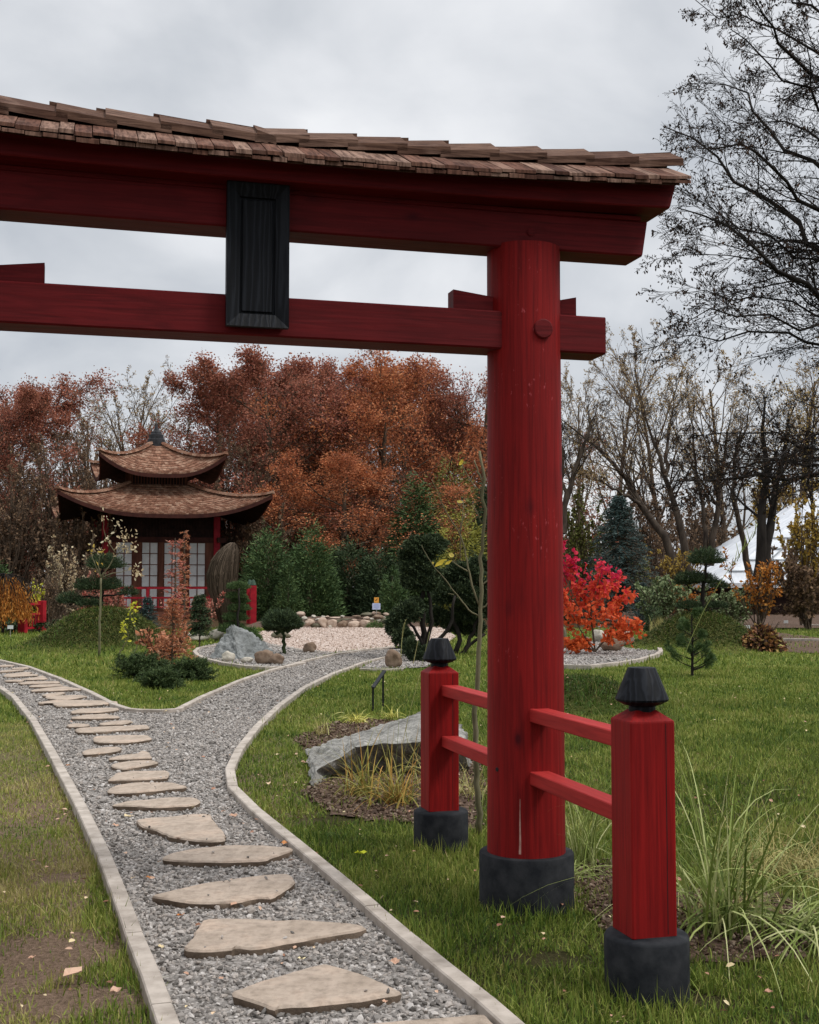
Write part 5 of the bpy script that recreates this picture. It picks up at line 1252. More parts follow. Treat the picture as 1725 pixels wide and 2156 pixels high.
# ================================================================== CONIFERS AND MID-GROUND
GC='dark conifer row behind the stone terrace'
conifer('dense_conifer','rounded dark green conifer at the left end of the row, next to the straw bundle',565,1290,56,1118,115,'n_green',61,n=15000,size=.21,group=GC,prof=lambda t:np.sqrt(np.clip(1-t**1.6,0,1)))
conifer('dense_conifer','tallest green cone-shaped conifer in the middle of the row, behind the ball pine',655,1290,55,1108,130,'n_green',62,n=17000,size=.21,group=GC,prof=lambda t:(1-t)**.62)
conifer('dense_conifer','dark conifer right of the tallest cone, behind the stone terrace',735,1290,57,1140,110,'n_dark',63,n=14000,size=.21,group=GC,prof=lambda t:np.sqrt(np.clip(1-t**1.8,0,1)))
conifer('dense_conifer','small pointed conifer growing in front of the leftmost rounded one',607,1290,53,1175,60,'n_green',64,n=6000,size=.17,group=GC)
conifer('dense_conifer','low spreading dark conifer behind the notice board',800,1290,56,1165,110,'n_dark',65,n=12000,size=.22,group=GC,prof=lambda t:np.sqrt(np.clip(1-t,0,1)))
conifer('dense_conifer','small clump-shaped conifer just right of the notice board',826,1290,50,1195,55,'n_green',66,n=6000,size=.17,group=GC,prof=lambda t:np.sqrt(np.clip(1-t**1.5,0,1)))
conifer('tall_conifer','tall loose green conifer rising above the yew, left of the gate pillar',875,1290,62,1005,150,'n_green',67,n=20000,size=.28,up=.1,lump=.5,prof=lambda t:(1-t)**.7)
conifer('tall_conifer','olive green feathery conifer mass between the tall conifer and the gate pillar',955,1290,66,965,170,'n_olive',68,n=16000,size=.24,up=.5,lump=.5,prof=lambda t:np.sqrt(np.clip(1-t**1.5,0,1)))
conifer('tall_conifer','dark feathery conifer partly behind the gate pillar on its left',1030,1290,60,1010,120,'n_dark',69,n=12000,size=.26,up=.3,lump=.5)
scrub('golden_shrub','yellow-green rounded shrub glowing above the yew beside the gate pillar',975,54,1060,100,'n_olive',70,n=5000,size=None) if False else conifer('golden_shrub','yellow-green rounded shrub glowing above the yew beside the gate pillar',970,1290,54,1062,105,'n_olive',70,n=9000,size=.16,up=.2,cat='shrub',prof=lambda t:np.sqrt(np.clip(1-(2*t-1)**2*.95,0,1))*.9)
bpy.data.objects['golden_shrub'].children[0].data.materials[0]=leafmat('golden_leaf',[(.12,.12,.02),(.26,.25,.045),(.42,.40,.10)],.6,.2) if True else None
conifer('green_conifer','pale green conifer tip above the orange weeping tree at the left edge',-8,1300,46,1180,90,'n_green',71,n=5000,size=.16)
# spruce on the right
root=whorled('blue_spruce','large blue-green spruce between the scarlet shrub and the leaning bare trees',(at(1305,1232,50)[0],50,0),5.1,4.4,'n_blue',72,tiers=28,per=17,nl=46,size=.15,asp=.16,droop=.3,cat='spruce',prof=lambda t:(1-t)**.62)
whorled('small_blue_spruce','small grey-blue spruce low beside the large blue spruce',(at(1352,1232,46)[0],46,0),1.6,1.1,'n_blue',73,tiers=12,per=10,nl=30,size=.10,asp=.18,cat='spruce')
conifer('round_conifer','small dark round pine peeping out between the gate pillar and the scarlet shrub',1190,1262,34,1212,34,'n_dark',74,n=4000,size=.09,cat='pine',prof=lambda t:np.sqrt(np.clip(1-(2*t-1)**2,0,1)),z=.55)
conifer('dwarf_pine','dark dwarf pine right of the small blue spruce, above the black garden light',1377,1310,42,1275,40,'n_dark',75,n=3000,size=.10,cat='pine',prof=lambda t:np.sqrt(np.clip(1-t,0,1)))
for a in [('pale_shrub','pale green feathery shrub behind the left side of the right mound',1395,44,1225,100,'n_pale',80,3800,.13),
          ('pale_shrub','yellowish green willowy shrub to the right of the cloud pine trunk',1540,46,1245,110,'n_pale',81,3800,.12),
          ('pale_shrub','grey-green shrub behind the scarlet shrub and left of the right mound',1350,54,1190,110,'n_olive',82,3000,.13),
          ('autumn_shrub','yellow and green leaved shrub between the spruce and the cloud pine top',1420,58,1172,110,'l_yellow',83,2200,.12),
          ('autumn_shrub','orange leaved shrub with many upright stems in front of the double trunk',1596,44,1195,110,'l_orange',84,1500,.13),
          ('autumn_shrub','yellow leaved tree-like shrub in front of the glass roof near the right edge',1690,48,1075,120,'l_yellow',85,3600,.14),
          ('autumn_shrub','dark evergreen bush with amber leaves low at the right edge',1700,44,1180,110,'l_brown',86,4200,.14),
          ('autumn_shrub','rusty shrub behind the cloud pine middle pads',1445,52,1240,100,'l_orange',87,1600,.12),
          ('autumn_shrub','yellow-orange tree far behind the top of the glass roof',1640,86,1020,190,'l_yellow',88,9000,.22),
          ('autumn_shrub','olive and yellow undergrowth between the gate pillar and the blue spruce',1225,60,1060,130,'n_olive',90,5200,.15),
          ('autumn_shrub','ochre undergrowth behind the leaning trunks',1370,76,1050,180,'l_brown',91,5000,.18),
          ('autumn_shrub','brown undergrowth between the slim dark trunks and the glass roof',1490,78,1060,130,'l_brown',92,4000,.18),
          ('dry_shrub','dry shrub with pinkish brown leaves left of the mound pine',125,46,1160,120,'l_cream',93,1300,.11),
          ('dry_shrub','twiggy leafless shrub between the red railing and the mound',105,43,1215,90,'l_brown',94,900,.09),
          ('green_shrub','lime green topped shrub just right of the red railing',80,42.5,1240,34,'l_lemon',95,500,.10),
          ('dry_shrub','tangled brown shrub behind the mound, left of the pavilion railing',185,50,1180,110,'l_brown',96,1500,.10),
          ('red_shrub','pinkish red low maple in front of the left pavilion railing',240,45,1235,110,'l_pinkred',97,2600,.11),
          ('red_shrub','purple-red low maple right of the upright copper larch, before the railing',425,44,1262,75,'l_pinkred',98,1300,.10),
          ('dark_hedge','low dark hedge plants behind the left lawn under the red railing',40,43,1310,150,'n_dark',99,3000,.10)]:
    scrub(a[0],a[1],a[2],a[3],a[4],a[5],a[6],a[7],n=a[8],lsize=a[9],cat={'autumn_shrub':'shrub'}.get(a[0],'shrub'))
# dense brown undergrowth left of and behind the pavilion, each its own bush
k=0
for px,Y,top,w_ in [(20,64,1040,170),(130,66,1010,170),(230,72,990,170),(380,72,1000,160),(500,66,1050,150),(600,68,1090,150),(700,72,1100,150),(160,58,1120,130),(560,62,1120,120)]:
    nm=['at the far left behind the weeping tree','left of the lower roof tip','behind the left half of the pavilion','behind the right half of the pavilion','right of the pavilion behind the straw bundle','between the oak trunks above the conifers','under the orange oak above the tall cone conifer','low, directly left of the pavilion body','low, right of the pavilion corner post'][k]
    scrub('brown_thicket','dense brown thicket bush '+nm,px,Y,top,w_,'l_brown',200+k,n=5200,lsize=.17,stems=24,group='brown thicket bushes under the oaks',spread=.8); k+=1
# weeping larch at the left edge
def weeping():
    rng=np.random.default_rng(300); Y=40.5; c=np.array(at(8,1232,Y)); root=thing('weeping_larch','orange weeping larch with hanging curtains of needles at the left edge','tree',(c[0],Y,0)); h=EYE+(1232-1212)*Y/FOC; k=Y/FOC
    t,_=grow(np.zeros((1,3)),np.array([[.05,0,1.]]),np.array([h]),np.array([.05]),np.array([.03]),8,.05,(0,0,.1),rng)
    n=150; a=rng.random(n)*2*PI; L=rng.uniform(.3,.72,n); S=np.tile(t[0,-1],(n,1))+rng.normal(0,.04,(n,3)); D=np.stack([np.cos(a),np.sin(a),np.full(n,.35)],1)
    P,R=grow(S,D,L*1.9+.5,np.full(n,.012),np.full(n,.004),9,.05,(0,0,-.42),rng); P[...,2]=np.maximum(P[...,2],.1)
    V,Q=tubes([(t,np.full((1,8),.05)),],7); V2,Q2=tubes([(P,R)],3); fast('trunk',np.concatenate([V,V2]),np.concatenate([Q,Q2+len(V)]),None,'bark_dark',root,smooth=True)
    p,d=on_lines(P,9000,rng,.12); q=p.copy(); q[:,2]-=rng.random(9000)*.35; q[:,2]=np.maximum(q[:,2],.05); leafobj('crown','l_orange',root,q+rng.normal(0,.03,q.shape),.12,rng,aspect=.25,dirs=np.tile([[0,0,-1.]],(9000,1)),dj=.35)
weeping()
# left mound pine
def cpx(cx,cy,w,h,Y,d=.9): s=Y/FOC; c=at(cx,cy,Y); return (c,(w*s/2,w*s/2*d,h*s/2))
tb=at(216,1290,31)
pads_tree('cloud_pine','cloud-pruned pine with dark tiered pads on top of the left grass mound',(tb[0],tb[1],tb[2]-.1),
 [([at(216,1300,31),at(213,1262,31),at(217,1240,31),at(213,1215,31),at(218,1190,31)],.055,.02),([at(214,1255,31),at(240,1254,31),at(268,1250,31)],.03,.012),([at(213,1262,31),at(180,1255,31),at(150,1266,31)],.035,.012),([at(216,1285,31),at(205,1272,31),at(190,1270,31)],.03,.012)],
 [cpx(222,1190,84,48,31),cpx(203,1236,98,42,31),cpx(148,1265,58,34,30.8),cpx(271,1249,42,26,31.2),cpx(188,1272,56,22,30.7),cpx(238,1232,40,30,31.3)],'n_dark',310,needle=.085,dens=4200)
# young tree with pale trunk and cream leaves
def sapling(name,label,base,polys,leafsets,mat_w,seed,cat='sapling',shape='hex',asp=.55):
    rng=np.random.default_rng(seed); root=thing(name,label,cat,base); L=np.array(base); m=MB()
    for pts,r0,r1 in polys:
        n=max(6,len(pts)*3); P=resample([np.array(p)-L for p in pts],n); P[1:-1]+=rng.normal(0,r0*.3,P[1:-1].shape); m.tube([tuple(p) for p in P],list(np.linspace(r0,r1,n)),7)
    m.build('trunk',mat_w,root,smooth=True)
    for nm,mt,pts,per,spread,size,flat in leafsets:
        for qq in pts:
            p=np.tile(np.array(qq)-L,(per,1))+rng.normal(0,spread,(per,3)); leafobj(nm,mt,root,p,size*rng.uniform(.6,1.3,per),rng,aspect=asp,dirs=np.array([[0,0,-.6]])+rng.normal(0,.8,(per,3)),shape=shape,flat=flat)
    return root
Y=27.3; B0=G(209,1382); q=lambda x,y,dy=0:at(*TL(x,y),Y+dy); q2=lambda x,y,dy=0:at(*T2(x,y),Y+dy)
sapling('young_tree','thin young tree with a straight pale trunk and cream leaf clusters before the mound',B0,
 [([B0,q(1225,1200),q(1240,800),q(1248,500)],.030,.022),([q(1248,500),q(1200,400),q(1130,220),q(1100,140)],.014,.004),([q(1248,500),q(1215,350),q(1225,250),q(1262,185)],.014,.004),([q(1248,490),q(1350,350),q(1420,215),q(1500,180),q2(300,470,.2)],.018,.006),([q(1250,495),q(1380,440),q(1500,425),q(1620,385,.2)],.012,.004),
  ([q2(205,520),q2(120,400),q2(85,290),q2(90,170)],.010,.003),([q2(120,400),q2(190,310),q2(220,225)],.008,.003),([q2(230,500),q2(290,420),q2(320,340)],.009,.003),([q(1200,400),q(1160,300),q(1110,160)],.008,.003)],
 [('leaf_cluster','l_cream',[q2(90,165),q2(225,225),q2(310,330),q2(345,360),q2(260,355),q2(300,450),q2(340,470),q2(385,455),q2(390,670),q2(425,700),q2(440,720),q2(240,460),q2(120,400)],9,.055,.085,0),('sparse_leaf','l_yellow',[q(1130,130),q(1255,180),q(1230,350)],5,.05,.09,0)],'bark_green',311)
bpy.data.objects['young_tree'].location=B0
# yellow sprig
Y=23.8; B1=at(*TL(1460,1535),25); q=lambda x,y:at(*TL(x,y),25.)
sapling('sapling','thin leaning sapling with a few lemon yellow leaves between mound and junipers',B1,[([B1,q(1480,1420),q(1560,1280),q(1590,1210),q(1540,1110)],.016,.005),([q(1560,1280),q(1540,1200),q(1525,1100),q(1530,1030)],.008,.004)],[('leaf','l_lemon',[q(1540,1030),q(1530,1060),q(1560,1070),q(1520,1105),q(1525,1155),q(1520,1225),q(1550,1235),q(1650,1030)],5,.03,.075,0)],'bark_green',312)
B1=at(275,1392,27.5); q=lambda x,y:at(*TL(x,y),27.5)
sapling('sapling','sprig of golden leaves at the right shoulder of the left mound',B1,[([B1,q(1690,1350),q(1660,1050),q(1600,930),q(1610,860)],.014,.004)],[('leaf','l_lemon',[q(1640,870),q(1670,835),q(1620,860),q(1610,905),q(1690,830)],6,.04,.085,0)],'bark_green',313)
# copper larches, tiered
g=G(362,1408)
whorled('copper_larch','young copper-orange conifer with feathery tiers right between the two junipers',(g[0],g[1],0),1.30,1.0,'l_copper',320,tiers=12,per=7,nl=17,size=.075,asp=.30,t0=.16,cat='tree',prof=lambda t:np.clip(1.15-t,.12,.9),flat=1.5)
g=at(368,1232,32)
whorled('copper_larch','tall slender salmon-red tiered conifer standing before the paper doors',(g[0],g[1],0),2.75,1.15,'l_pinkred',321,tiers=12,per=4,nl=17,size=.09,asp=.30,t0=.30,cat='tree',prof=lambda t:.75-.45*t+.1*np.sin(t*19),flat=1.5)
g=at(387,1232,34)
whorled('copper_larch','slender red conifer overlapping the right side of the tall salmon-red one',(g[0],g[1],0),3.02,.62,'l_copper',322,tiers=13,per=5,nl=14,size=.085,asp=.30,t0=.2,cat='tree',prof=lambda t:.85-.5*t+.12*np.sin(t*23),flat=1.5)
g=G(310,1362)
whorled('dwarf_spruce','small bushy dark blue-green spruce at the right end of the left mound',(g[0],g[1],0),1.22,.88,'n_blue',323,tiers=16,per=12,nl=30,size=.07,asp=.2,t0=.12,cat='spruce',prof=lambda t:(1-t)**.6)
g=G(420,1364)
whorled('dwarf_spruce','small very dark conifer on a bare stem left of the kerbed gravel bed',(g[0],g[1],0),1.30,.80,'n_dark',324,tiers=15,per=12,nl=30,size=.075,asp=.22,t0=.26,cat='spruce',prof=lambda t:(1.05-t)**.5*.9)
g=G(340,1390)
scrub('bronze_shrub','low shrub of large bronze-brown leaves behind the junipers',350,G(350,1402)[1],1338,95,'l_copper',325,n=420,lsize=.12,spread=.9)
bpy.data.objects['bronze_shrub'].children[1].data.materials[0]=leafmat('bronze_leaf',[(.06,.02,.014),(.16,.06,.04),(.30,.13,.09)],.55,.25)
# junipers
def juniper(label,px,by,w,h,seed,n=170):
    rng=np.random.default_rng(seed); g=G(px,by); s=g[1]/FOC; W_=w*s/2; H_=h*s; c=(g[0],g[1]+W_*.5,0); root=thing('juniper',label,'juniper',c)
    a=rng.random(n)*2*PI; el=rng.uniform(.15,1.25,n); D=np.stack([np.cos(a)*np.cos(el),np.sin(a)*np.cos(el)*.7,np.sin(el)],1)
    L=W_*rng.uniform(.55,1.15,n)*(np.cos(el)**.5+.05*1); L=np.minimum(L,H_*1.0/np.maximum(np.sin(el),.25)); P,R=grow(np.tile([[0,0,.03]],(n,1))+rng.normal(0,W_*.12,(n,3))*[1,1,0],D,L,np.full(n,.010),np.full(n,.003),7,.09,(0,0,-.03),rng); P[...,2]=np.maximum(P[...,2],.02)
    gr=branch_out(P,R,[(7,.25,1,.6,.2,.34,4,.12,.04,.5)],rng); V,Q=tubes(gr,3); fast('trunk',V,Q,None,'bark_dark',root,smooth=True)
    pp,d=on_lines(gr[1][0],15000,rng,.1); p2,d2=on_lines(gr[0][0],5000,rng,.35); pp=np.concatenate([pp,p2]); d=np.concatenate([d,d2]); pp[:,2]=np.maximum(pp[:,2],.02)
    leafobj('foliage','n_juni',root,pp+rng.normal(0,.008,pp.shape),.055,rng,aspect=.18,dirs=d,dj=.5); return root
juniper('large low juniper with spreading blue-green branches, left one of the pair on the lawn',290,1428,118,78,330)
juniper('low juniper to the right of the copper conifer, its sprays pointing right',398,1432,100,52,331)
juniper('flat juniper clump in front, overlapping the gap between the two bigger junipers',335,1450,86,30,332)
# spiral topiary, ball pine
g=G(502,1350)
pads_tree('tiered_topiary','green topiary clipped into stacked flat tiers left of the red fence posts',(g[0],g[1]+.4,0),[([g,at(502,1300,g[1]),at(504,1238,g[1])],.04,.02)],
 [cpx(502,1237,50,24,g[1]+.4),cpx(498,1257,46,22,g[1]+.4),cpx(506,1266,40,20,g[1]+.5),cpx(504,1282,50,25,g[1]+.4),cpx(496,1302,56,28,g[1]+.4),cpx(490,1326,66,34,g[1]+.3),cpx(520,1336,50,28,g[1]+.1)],'n_green',340,needle=.06,dens=9000,cat='topiary',wood='bark_dark')
g=G(597,1378)
pads_tree('ball_pine','round-headed dark pine on a short bare stem in the gravel',(g[0],g[1],0),[([g,at(597,1345,g[1]),at(596,1325,g[1])],.045,.035)],[cpx(594,1314,90,60,g[1]),cpx(583,1322,58,44,g[1]),cpx(606,1318,58,46,g[1])],'n_dark',341,needle=.085,dens=9000)
bpy.data.objects['ball_pine'].children[1].data.materials[0]=leafmat('ball_pine_needle',[(.012,.022,.008),(.035,.05,.018),(.09,.11,.04)],.6,.25)
for ch in bpy.data.objects['ball_pine'].children[2:]: ch.data.materials[0]=bpy.data.materials['ball_pine_needle']
conifer('cushion_shrub','low green cushion shrub at the right end of the front boulders',791,1323,45,1308,34,'n_light',342,n=2000,size=.07,cat='shrub',prof=lambda t:np.sqrt(np.clip(1-t,0,1)))
conifer('cushion_shrub','low bright green shrub at the foot of the topiary behind the grey rock',528,1350,33,1322,44,'n_light',343,n=2600,size=.09,cat='shrub',prof=lambda t:np.sqrt(np.clip(1-t,0,1)))
MT['n_yew']=leafmat('yew_needle',[(.018,.028,.016),(.045,.068,.036),(.13,.165,.08)],.6,.25)
# dark yew group
Yy=27.; q=lambda x,y,dy=0:at(*T3(x,y),Yy+dy)
def yp(x,y,rx,ry,dy=0,d=.85): s=(Yy+dy)/FOC; return (q(x,y,dy),(rx/4.098*s,rx/4.098*s*d,ry/4.098*s))
B2=G(893,1392); B2=(B2[0],Yy,0)
pads_tree('cloud_yew','large dark cloud-pruned yew with rounded foliage balls left of the far support post',B2,
 [([B2,q(530,1450),q(515,1250),q(530,1080)],.075,.04),([q(540,1640),q(600,1400),q(580,1200),q(560,1100)],.05,.03),([q(530,1600),q(480,1480),q(420,1400),q(370,1330)],.045,.02),([q(560,1640),q(760,1420),q(770,1250),q(800,1150)],.05,.025),([q(540,1620),q(430,1560),q(330,1540)],.03,.02)],
 [yp(520,740,175,100),yp(610,700,125,75,.3),yp(400,800,90,70),yp(480,900,160,95),yp(520,1030,150,80),yp(420,1010,90,80,.2),yp(560,960,120,90,.4),yp(400,1290,120,90,-.4),yp(290,1400,90,110,-.5),yp(350,1500,90,90,-.6),yp(460,1230,70,60,-.2)],'n_yew',350,needle=.055,dens=8500,cat='yew',round_=True,aspect=.42)
B3=(at(*T3(800,1640),28.5)[0],28.5,0)
pads_tree('cloud_yew','second dark cloud-pruned yew with twisted trunks, next to the gate pillar',B3,
 [([B3,q(850,1500,1.5),q(780,1350,1.5),q(790,1200,1.5)],.06,.03),([q(800,1750,1.5),q(900,1600,1.5),q(960,1450,1.5),q(1000,1350,1.5)],.06,.03),([q(700,1740,1.5),q(860,1650,1.5),q(950,1560,1.5),q(1060,1480,1.5)],.045,.03)],
 [yp(870,950,180,90,1.5),yp(780,1030,130,80,1.5),yp(850,1130,180,95,1.3),yp(980,1080,130,120,1.6),yp(700,1150,100,80,1.3),yp(900,1290,140,95,1.7),yp(650,1330,110,85,1.8),yp(1030,1250,100,100,1.5),yp(1000,900,110,90,1.8),yp(820,1400,120,70,2.2),yp(960,1420,110,80,2.2)],'n_yew',351,needle=.055,dens=7500,cat='yew',round_=True,aspect=.42)
B4=(at(*T3(440,1700),25.5)[0],25.5,0); q=lambda x,y,dy=0:at(*T3(x,y),25.5+dy)
def yp4(x,y,rx,ry): s=25.5/FOC; return (q(x,y),(rx/4.098*s,rx/4.098*s*.85,ry/4.098*s))
pads_tree('low_yew','low dark evergreen bush at the foot of the yews by the lawn edge',B4,[([B4,q(470,1640),q(500,1600)],.04,.02)],[yp4(500,1700,110,90),yp4(420,1600,80,80),yp4(600,1640,90,70),yp4(620,1760,110,80)],'n_yew',352,needle=.05,dens=8000,cat='shrub',round_=True,aspect=.42)
# right mound: cloud pine with open tiers, small pine
Yc=31.2; b=at(1478,1297,Yc); q=lambda x,y,dy=0:at(*TR(x,y),Yc+dy)
def yc(x,y,rx,ry,dy=0): s=Yc/FOC*1.2; return (q(x,y,dy),(rx/4.571*s,rx/4.571*s*.85,ry/4.571*s*1.15))
pads_tree('cloud_pine','open cloud-pruned pine with a mushroom-shaped top on the right grass mound',(b[0],b[1],b[2]-.08),
 [([q(610,920),q(600,780),q(605,600),q(640,430),q(640,360)],.07,.03),([q(600,650),q(520,630),q(440,570)],.03,.015),([q(610,650),q(700,620),q(770,600)],.025,.012),([q(610,820),q(520,830),q(440,800)],.025,.012),([q(610,830),q(700,815),q(760,795)],.025,.012)],
 [yc(635,340,150,85),yc(480,525,125,55),yc(600,540,130,60,.2),yc(765,590,78,36),yc(480,790,110,42),yc(745,785,85,30),yc(420,560,70,35)],'n_dark',360,needle=.085,dens=5200)
def soft_pine():
    g=G(1458,1422); rng=np.random.default_rng(361); h=1.05; root=thing('small_pine','small young pine with soft upper plume and wide lower branches on the right lawn','pine',g); s=g[1]/FOC
    t=np.array([[.08,.0],[.1,.5],[.14,3.4],[.18,.2],[.26,2.8],[.32,.3],[.42,3.5],[.5,1.8],[.6,.8],[.7,4],[.8,2],[.9,5],[.98,0],[.22,1.4],[.38,5.],[.3,4.4],[.55,5.6],[.65,2.6],[.12,5.6]])
    L=np.array([.42,.46,.50,.42,.48,.36,.30,.28,.30,.28,.26,.22,.15,.34,.3,.3,.26,.24,.4]); S=np.stack([0*L,0*L,t[:,0]*h],1); D=np.stack([np.cos(t[:,1]),np.sin(t[:,1]),np.full(len(L),.18)],1)
    P,R=grow(S,D,L,np.full(len(L),.011),np.full(len(L),.004),7,.07,(0,0,.10),rng); gr=branch_out(P,R,[(5,.35,1,.6,.2,.4,4,.1,.12,.5)],rng)
    V,Q=tubes([(np.stack([resample([(0,0,0),(.01,0,h*.5),(0,0,h)],8)]),np.linspace(.028,.008,8)[None])]+gr,5); fast('trunk',V,Q,None,'bark_dark',root,smooth=True)
    p1,d1=on_lines(gr[1][0],5600,rng,.3); p2,d2=on_lines(P,2600,rng,.5); p=np.concatenate([p1,p2]); d=np.concatenate([d1,d2]); leafobj('foliage','n_green',root,p,.095,rng,aspect=.06,dirs=d+[0,0,.2],dj=.45)
    for ch in root.children: pass
soft_pine()
# scarlet smoke bush
def scarlet():
    g=G(1250,1378); rng=np.random.default_rng(370); s=g[1]/FOC; root=thing('scarlet_shrub','tall scarlet and orange shrub with big round leaves right of the gate pillar','shrub',g)
    q=lambda x,y,dy=0:np.array(at(*T6(x,y),g[1]+dy))-np.array(g)
    def pl(c,dy): return [q(*c[0],0)]+[q(*p,dy*(i+1)) for i,p in enumerate(c[1:])]
    st=[pl([(320,1500),(300,1300),(270,1150),(200,1020),(120,860)],.1),pl([(320,1500),(290,1250),(330,1100),(370,960)],-.1),pl([(320,1500),(250,1400),(180,1280),(100,1150)],-.15),pl([(320,1500),(420,1380),(480,1240),(520,1140)],.1),pl([(320,1500),(400,1400),(520,1370),(580,1340)],-.05),pl([(320,1500),(300,1300),(400,1180),(450,1040)],.15),pl([(320,1500),(220,1450),(150,1440)],-.1),pl([(310,1350),(200,1200),(120,1000),(60,880)],.15)]
    P=np.stack([resample(x,9) for x in st]); R=np.tile(np.linspace(.022,.006,9),(len(st),1)); gr=branch_out(P,R,[(9,.25,1,.8,.3,.30,5,.12,.05,.5),(4,.2,1,.7,.3,.5,3,.2,0,.6)],rng); V,Q=tubes(gr,5); fast('trunk',V,Q,None,'bark_brown',root,smooth=True)
    p,d=on_lines(gr[2][0],1900,rng,.2); p2,d2=on_lines(gr[1][0],600,rng,.3); p=np.concatenate([p,p2]); leafobj('crown','l_scarlet',root,p+rng.normal(0,.06,p.shape),.100*rng.uniform(.6,1.3,len(p)),rng,aspect=.85,dirs=rng.normal(size=p.shape)+[0,0,-.3],shape='hex')
scarlet()
# heap-like shrub with big fading leaves
g=G(1612,1372); rng=np.random.default_rng(380); root=thing('leaf_heap_shrub','low mounded shrub of fading brown and yellow leaves on the right lawn','shrub',g); n=2400
u=unit(rng.normal(size=(n,3))); u[:,2]=np.abs(u[:,2]); s=g[1]/FOC; p=u*np.array([50*s,40*s,52*s])*(rng.random((n,1))**.4)+[0,40*s*.6,0]; p[:,0]*=1-.35*p[:,2:3][:,0]/(52*s)
MT['l_fade']=leafmat('fading_leaf',[(.03,.02,.012),(.08,.045,.03),(.20,.10,.07),(.42,.20,.08),(.40,.36,.12)],.6,.2,.1)
leafobj('foliage','l_fade',root,p,.11*rng.uniform(.6,1.3,n),rng,aspect=.6,dirs=u-[0,0,.6],shape='hex')
m=MB()
for k in range(9): a=k*.7; m.tube([(0,.3,0),(math.cos(a)*.25,.3+math.sin(a)*.2,.4),(math.cos(a)*.45,.3+math.sin(a)*.35,.7)],[.02,.012,.005],6)
m.build('stem','bark_brown',root)
# ================================================================== YOUNG TREE BY THE GATE
Yt=7.9; q=lambda x,y,dy=0:at(*T3(x,y),Yt+dy); B5=G(1010,1758)
B5=(B5[0],Yt,0)
sapling('young_tree','slim young tree close behind the gate pillar with a few yellow leaves left',B5,
 [([B5,at(1002,1650,Yt),at(1004,1580,Yt),q(985,1950),q(1000,1700),q(1012,1500),q(1018,1300),q(1022,1000),q(1035,700),q(1045,400),q(1050,180),q(1035,60),q(1010,-100)],.021,.008),
  ([q(1018,1335),q(930,1285),q(820,1150),q(740,1040),q(620,905),q(530,760),q(512,712)],.0052,.002),([q(1018,1250),q(960,1120),q(930,980),q(890,780),q(840,610),q(720,430),q(640,230),q(600,145)],.0068,.002),
  ([q(845,615),q(865,480),q(870,345)],.004,.002),([q(870,345),q(835,370),q(815,340)],.003,.002),([q(910,940),q(820,885),q(770,850)],.005,.0025),([q(1032,525),q(990,430),q(960,375)],.005,.003),([q(1045,190),q(1000,80),q(965,-20)],.007,.004),
  ([q(1018,1270),q(1060,1240),q(1110,1200)],.007,.003),([q(1022,1090),q(1060,1040),q(1100,1000)],.007,.003),([q(790,1140),q(740,1130)],.003,.002),([q(860,20),q(900,100),q(960,200),q(1040,260)],.004,.003)],
 [],'bark_green',390)
yt=[o for o in bpy.data.objects if o.name.startswith('young_tree') and o.get('label','').startswith('slim')][0]
def big_leaf(name,pts,mat,root,fold=.006):
    P=[np.array(p)-np.array(root.location) for p in pts]; c=sum(P)/len(P); c=c+np.array([0,fold,0]); V=[tuple(p) for p in P]+[tuple(c)]; n=len(P); m=MB(); m.cur=random.uniform(.4,.9); m.add(V,[(i,(i+1)%n,n) for i in range(n)]); return m.build(name,mat,root)
MT['yl']=leafmat('bright_yellow_leaf',[(.50,.40,.05),(.70,.55,.08),(.78,.66,.2)],.5,.2,.4)
for pts in ([(622,902),(640,868),(680,838),(735,832),(705,852),(690,880),(655,892)],[(745,800),(752,784),(775,780),(793,798),(788,815),(762,818)],[(714,880),(725,858),(770,840),(772,850),(745,876),(722,882)],[(815,345),(818,328),(850,326),(872,342),(850,350)],[(832,22),(838,-6),(862,-30),(875,-10),(862,15),(845,24)],[(596,870),(604,856),(620,862),(612,880)]):
    big_leaf('leaf',[q(*p) for p in pts],'yl',yt)
B6=at(1180,1175,9.6)
# small yellow leaf cluster seen right of the pillar
# ================================================================== TUFTS OF GRASS
MT['g_blade']=leafmat('grass_blade_long',[(.07,.10,.02),(.18,.235,.05),(.34,.39,.13),(.50,.50,.25)],.55,.25,.2)
MT['g_straw']=leafmat('straw_blade',[(.16,.12,.045),(.34,.29,.10),(.54,.46,.21),(.24,.28,.09)],.6,.2,.2)
MT['g_gold']=leafmat('golden_blade',[(.36,.34,.06),(.58,.54,.13),(.70,.64,.26)],.6,.2,.2)
MT['g_rust']=leafmat('rusty_blade',[(.12,.14,.04),(.28,.26,.06),(.42,.22,.06),(.22,.26,.08)],.6,.2,.2)
g=G(1525,1962); tuft('silver_grass','large clump of long arching green grass behind the near support post on the right',(g[0],g[1],0),140,1.12,.7,.011,'g_blade',400,droop=(.5,3.2),lean=(.1,1.3),baser=.07,seg=9)
g=G(1640,1965); tuft('silver_grass','clump of wide grass blades bending flat to the right edge',(g[0]+.12,g[1],0),150,.85,1.,.011,'g_blade',401,droop=(1.2,3.2),lean=(.4,1.6),baser=.08,seg=9)
g=G(1530,1940); tuft('dead_grass','straw coloured dead stalks at the base of the large grass clump',(g[0]+.05,g[1]+.1,0),150,.45,.9,.0045,'g_straw',402,droop=(1.,3.),lean=(.4,1.8),baser=.10)
g=G(1690,1850); tuft('dead_grass','olive and straw grass mass at the right edge behind the big clump',(g[0],g[1]+.2,0),420,.62,.9,.0045,'g_straw',403,droop=(1.,3.),lean=(.3,1.6),baser=.16)
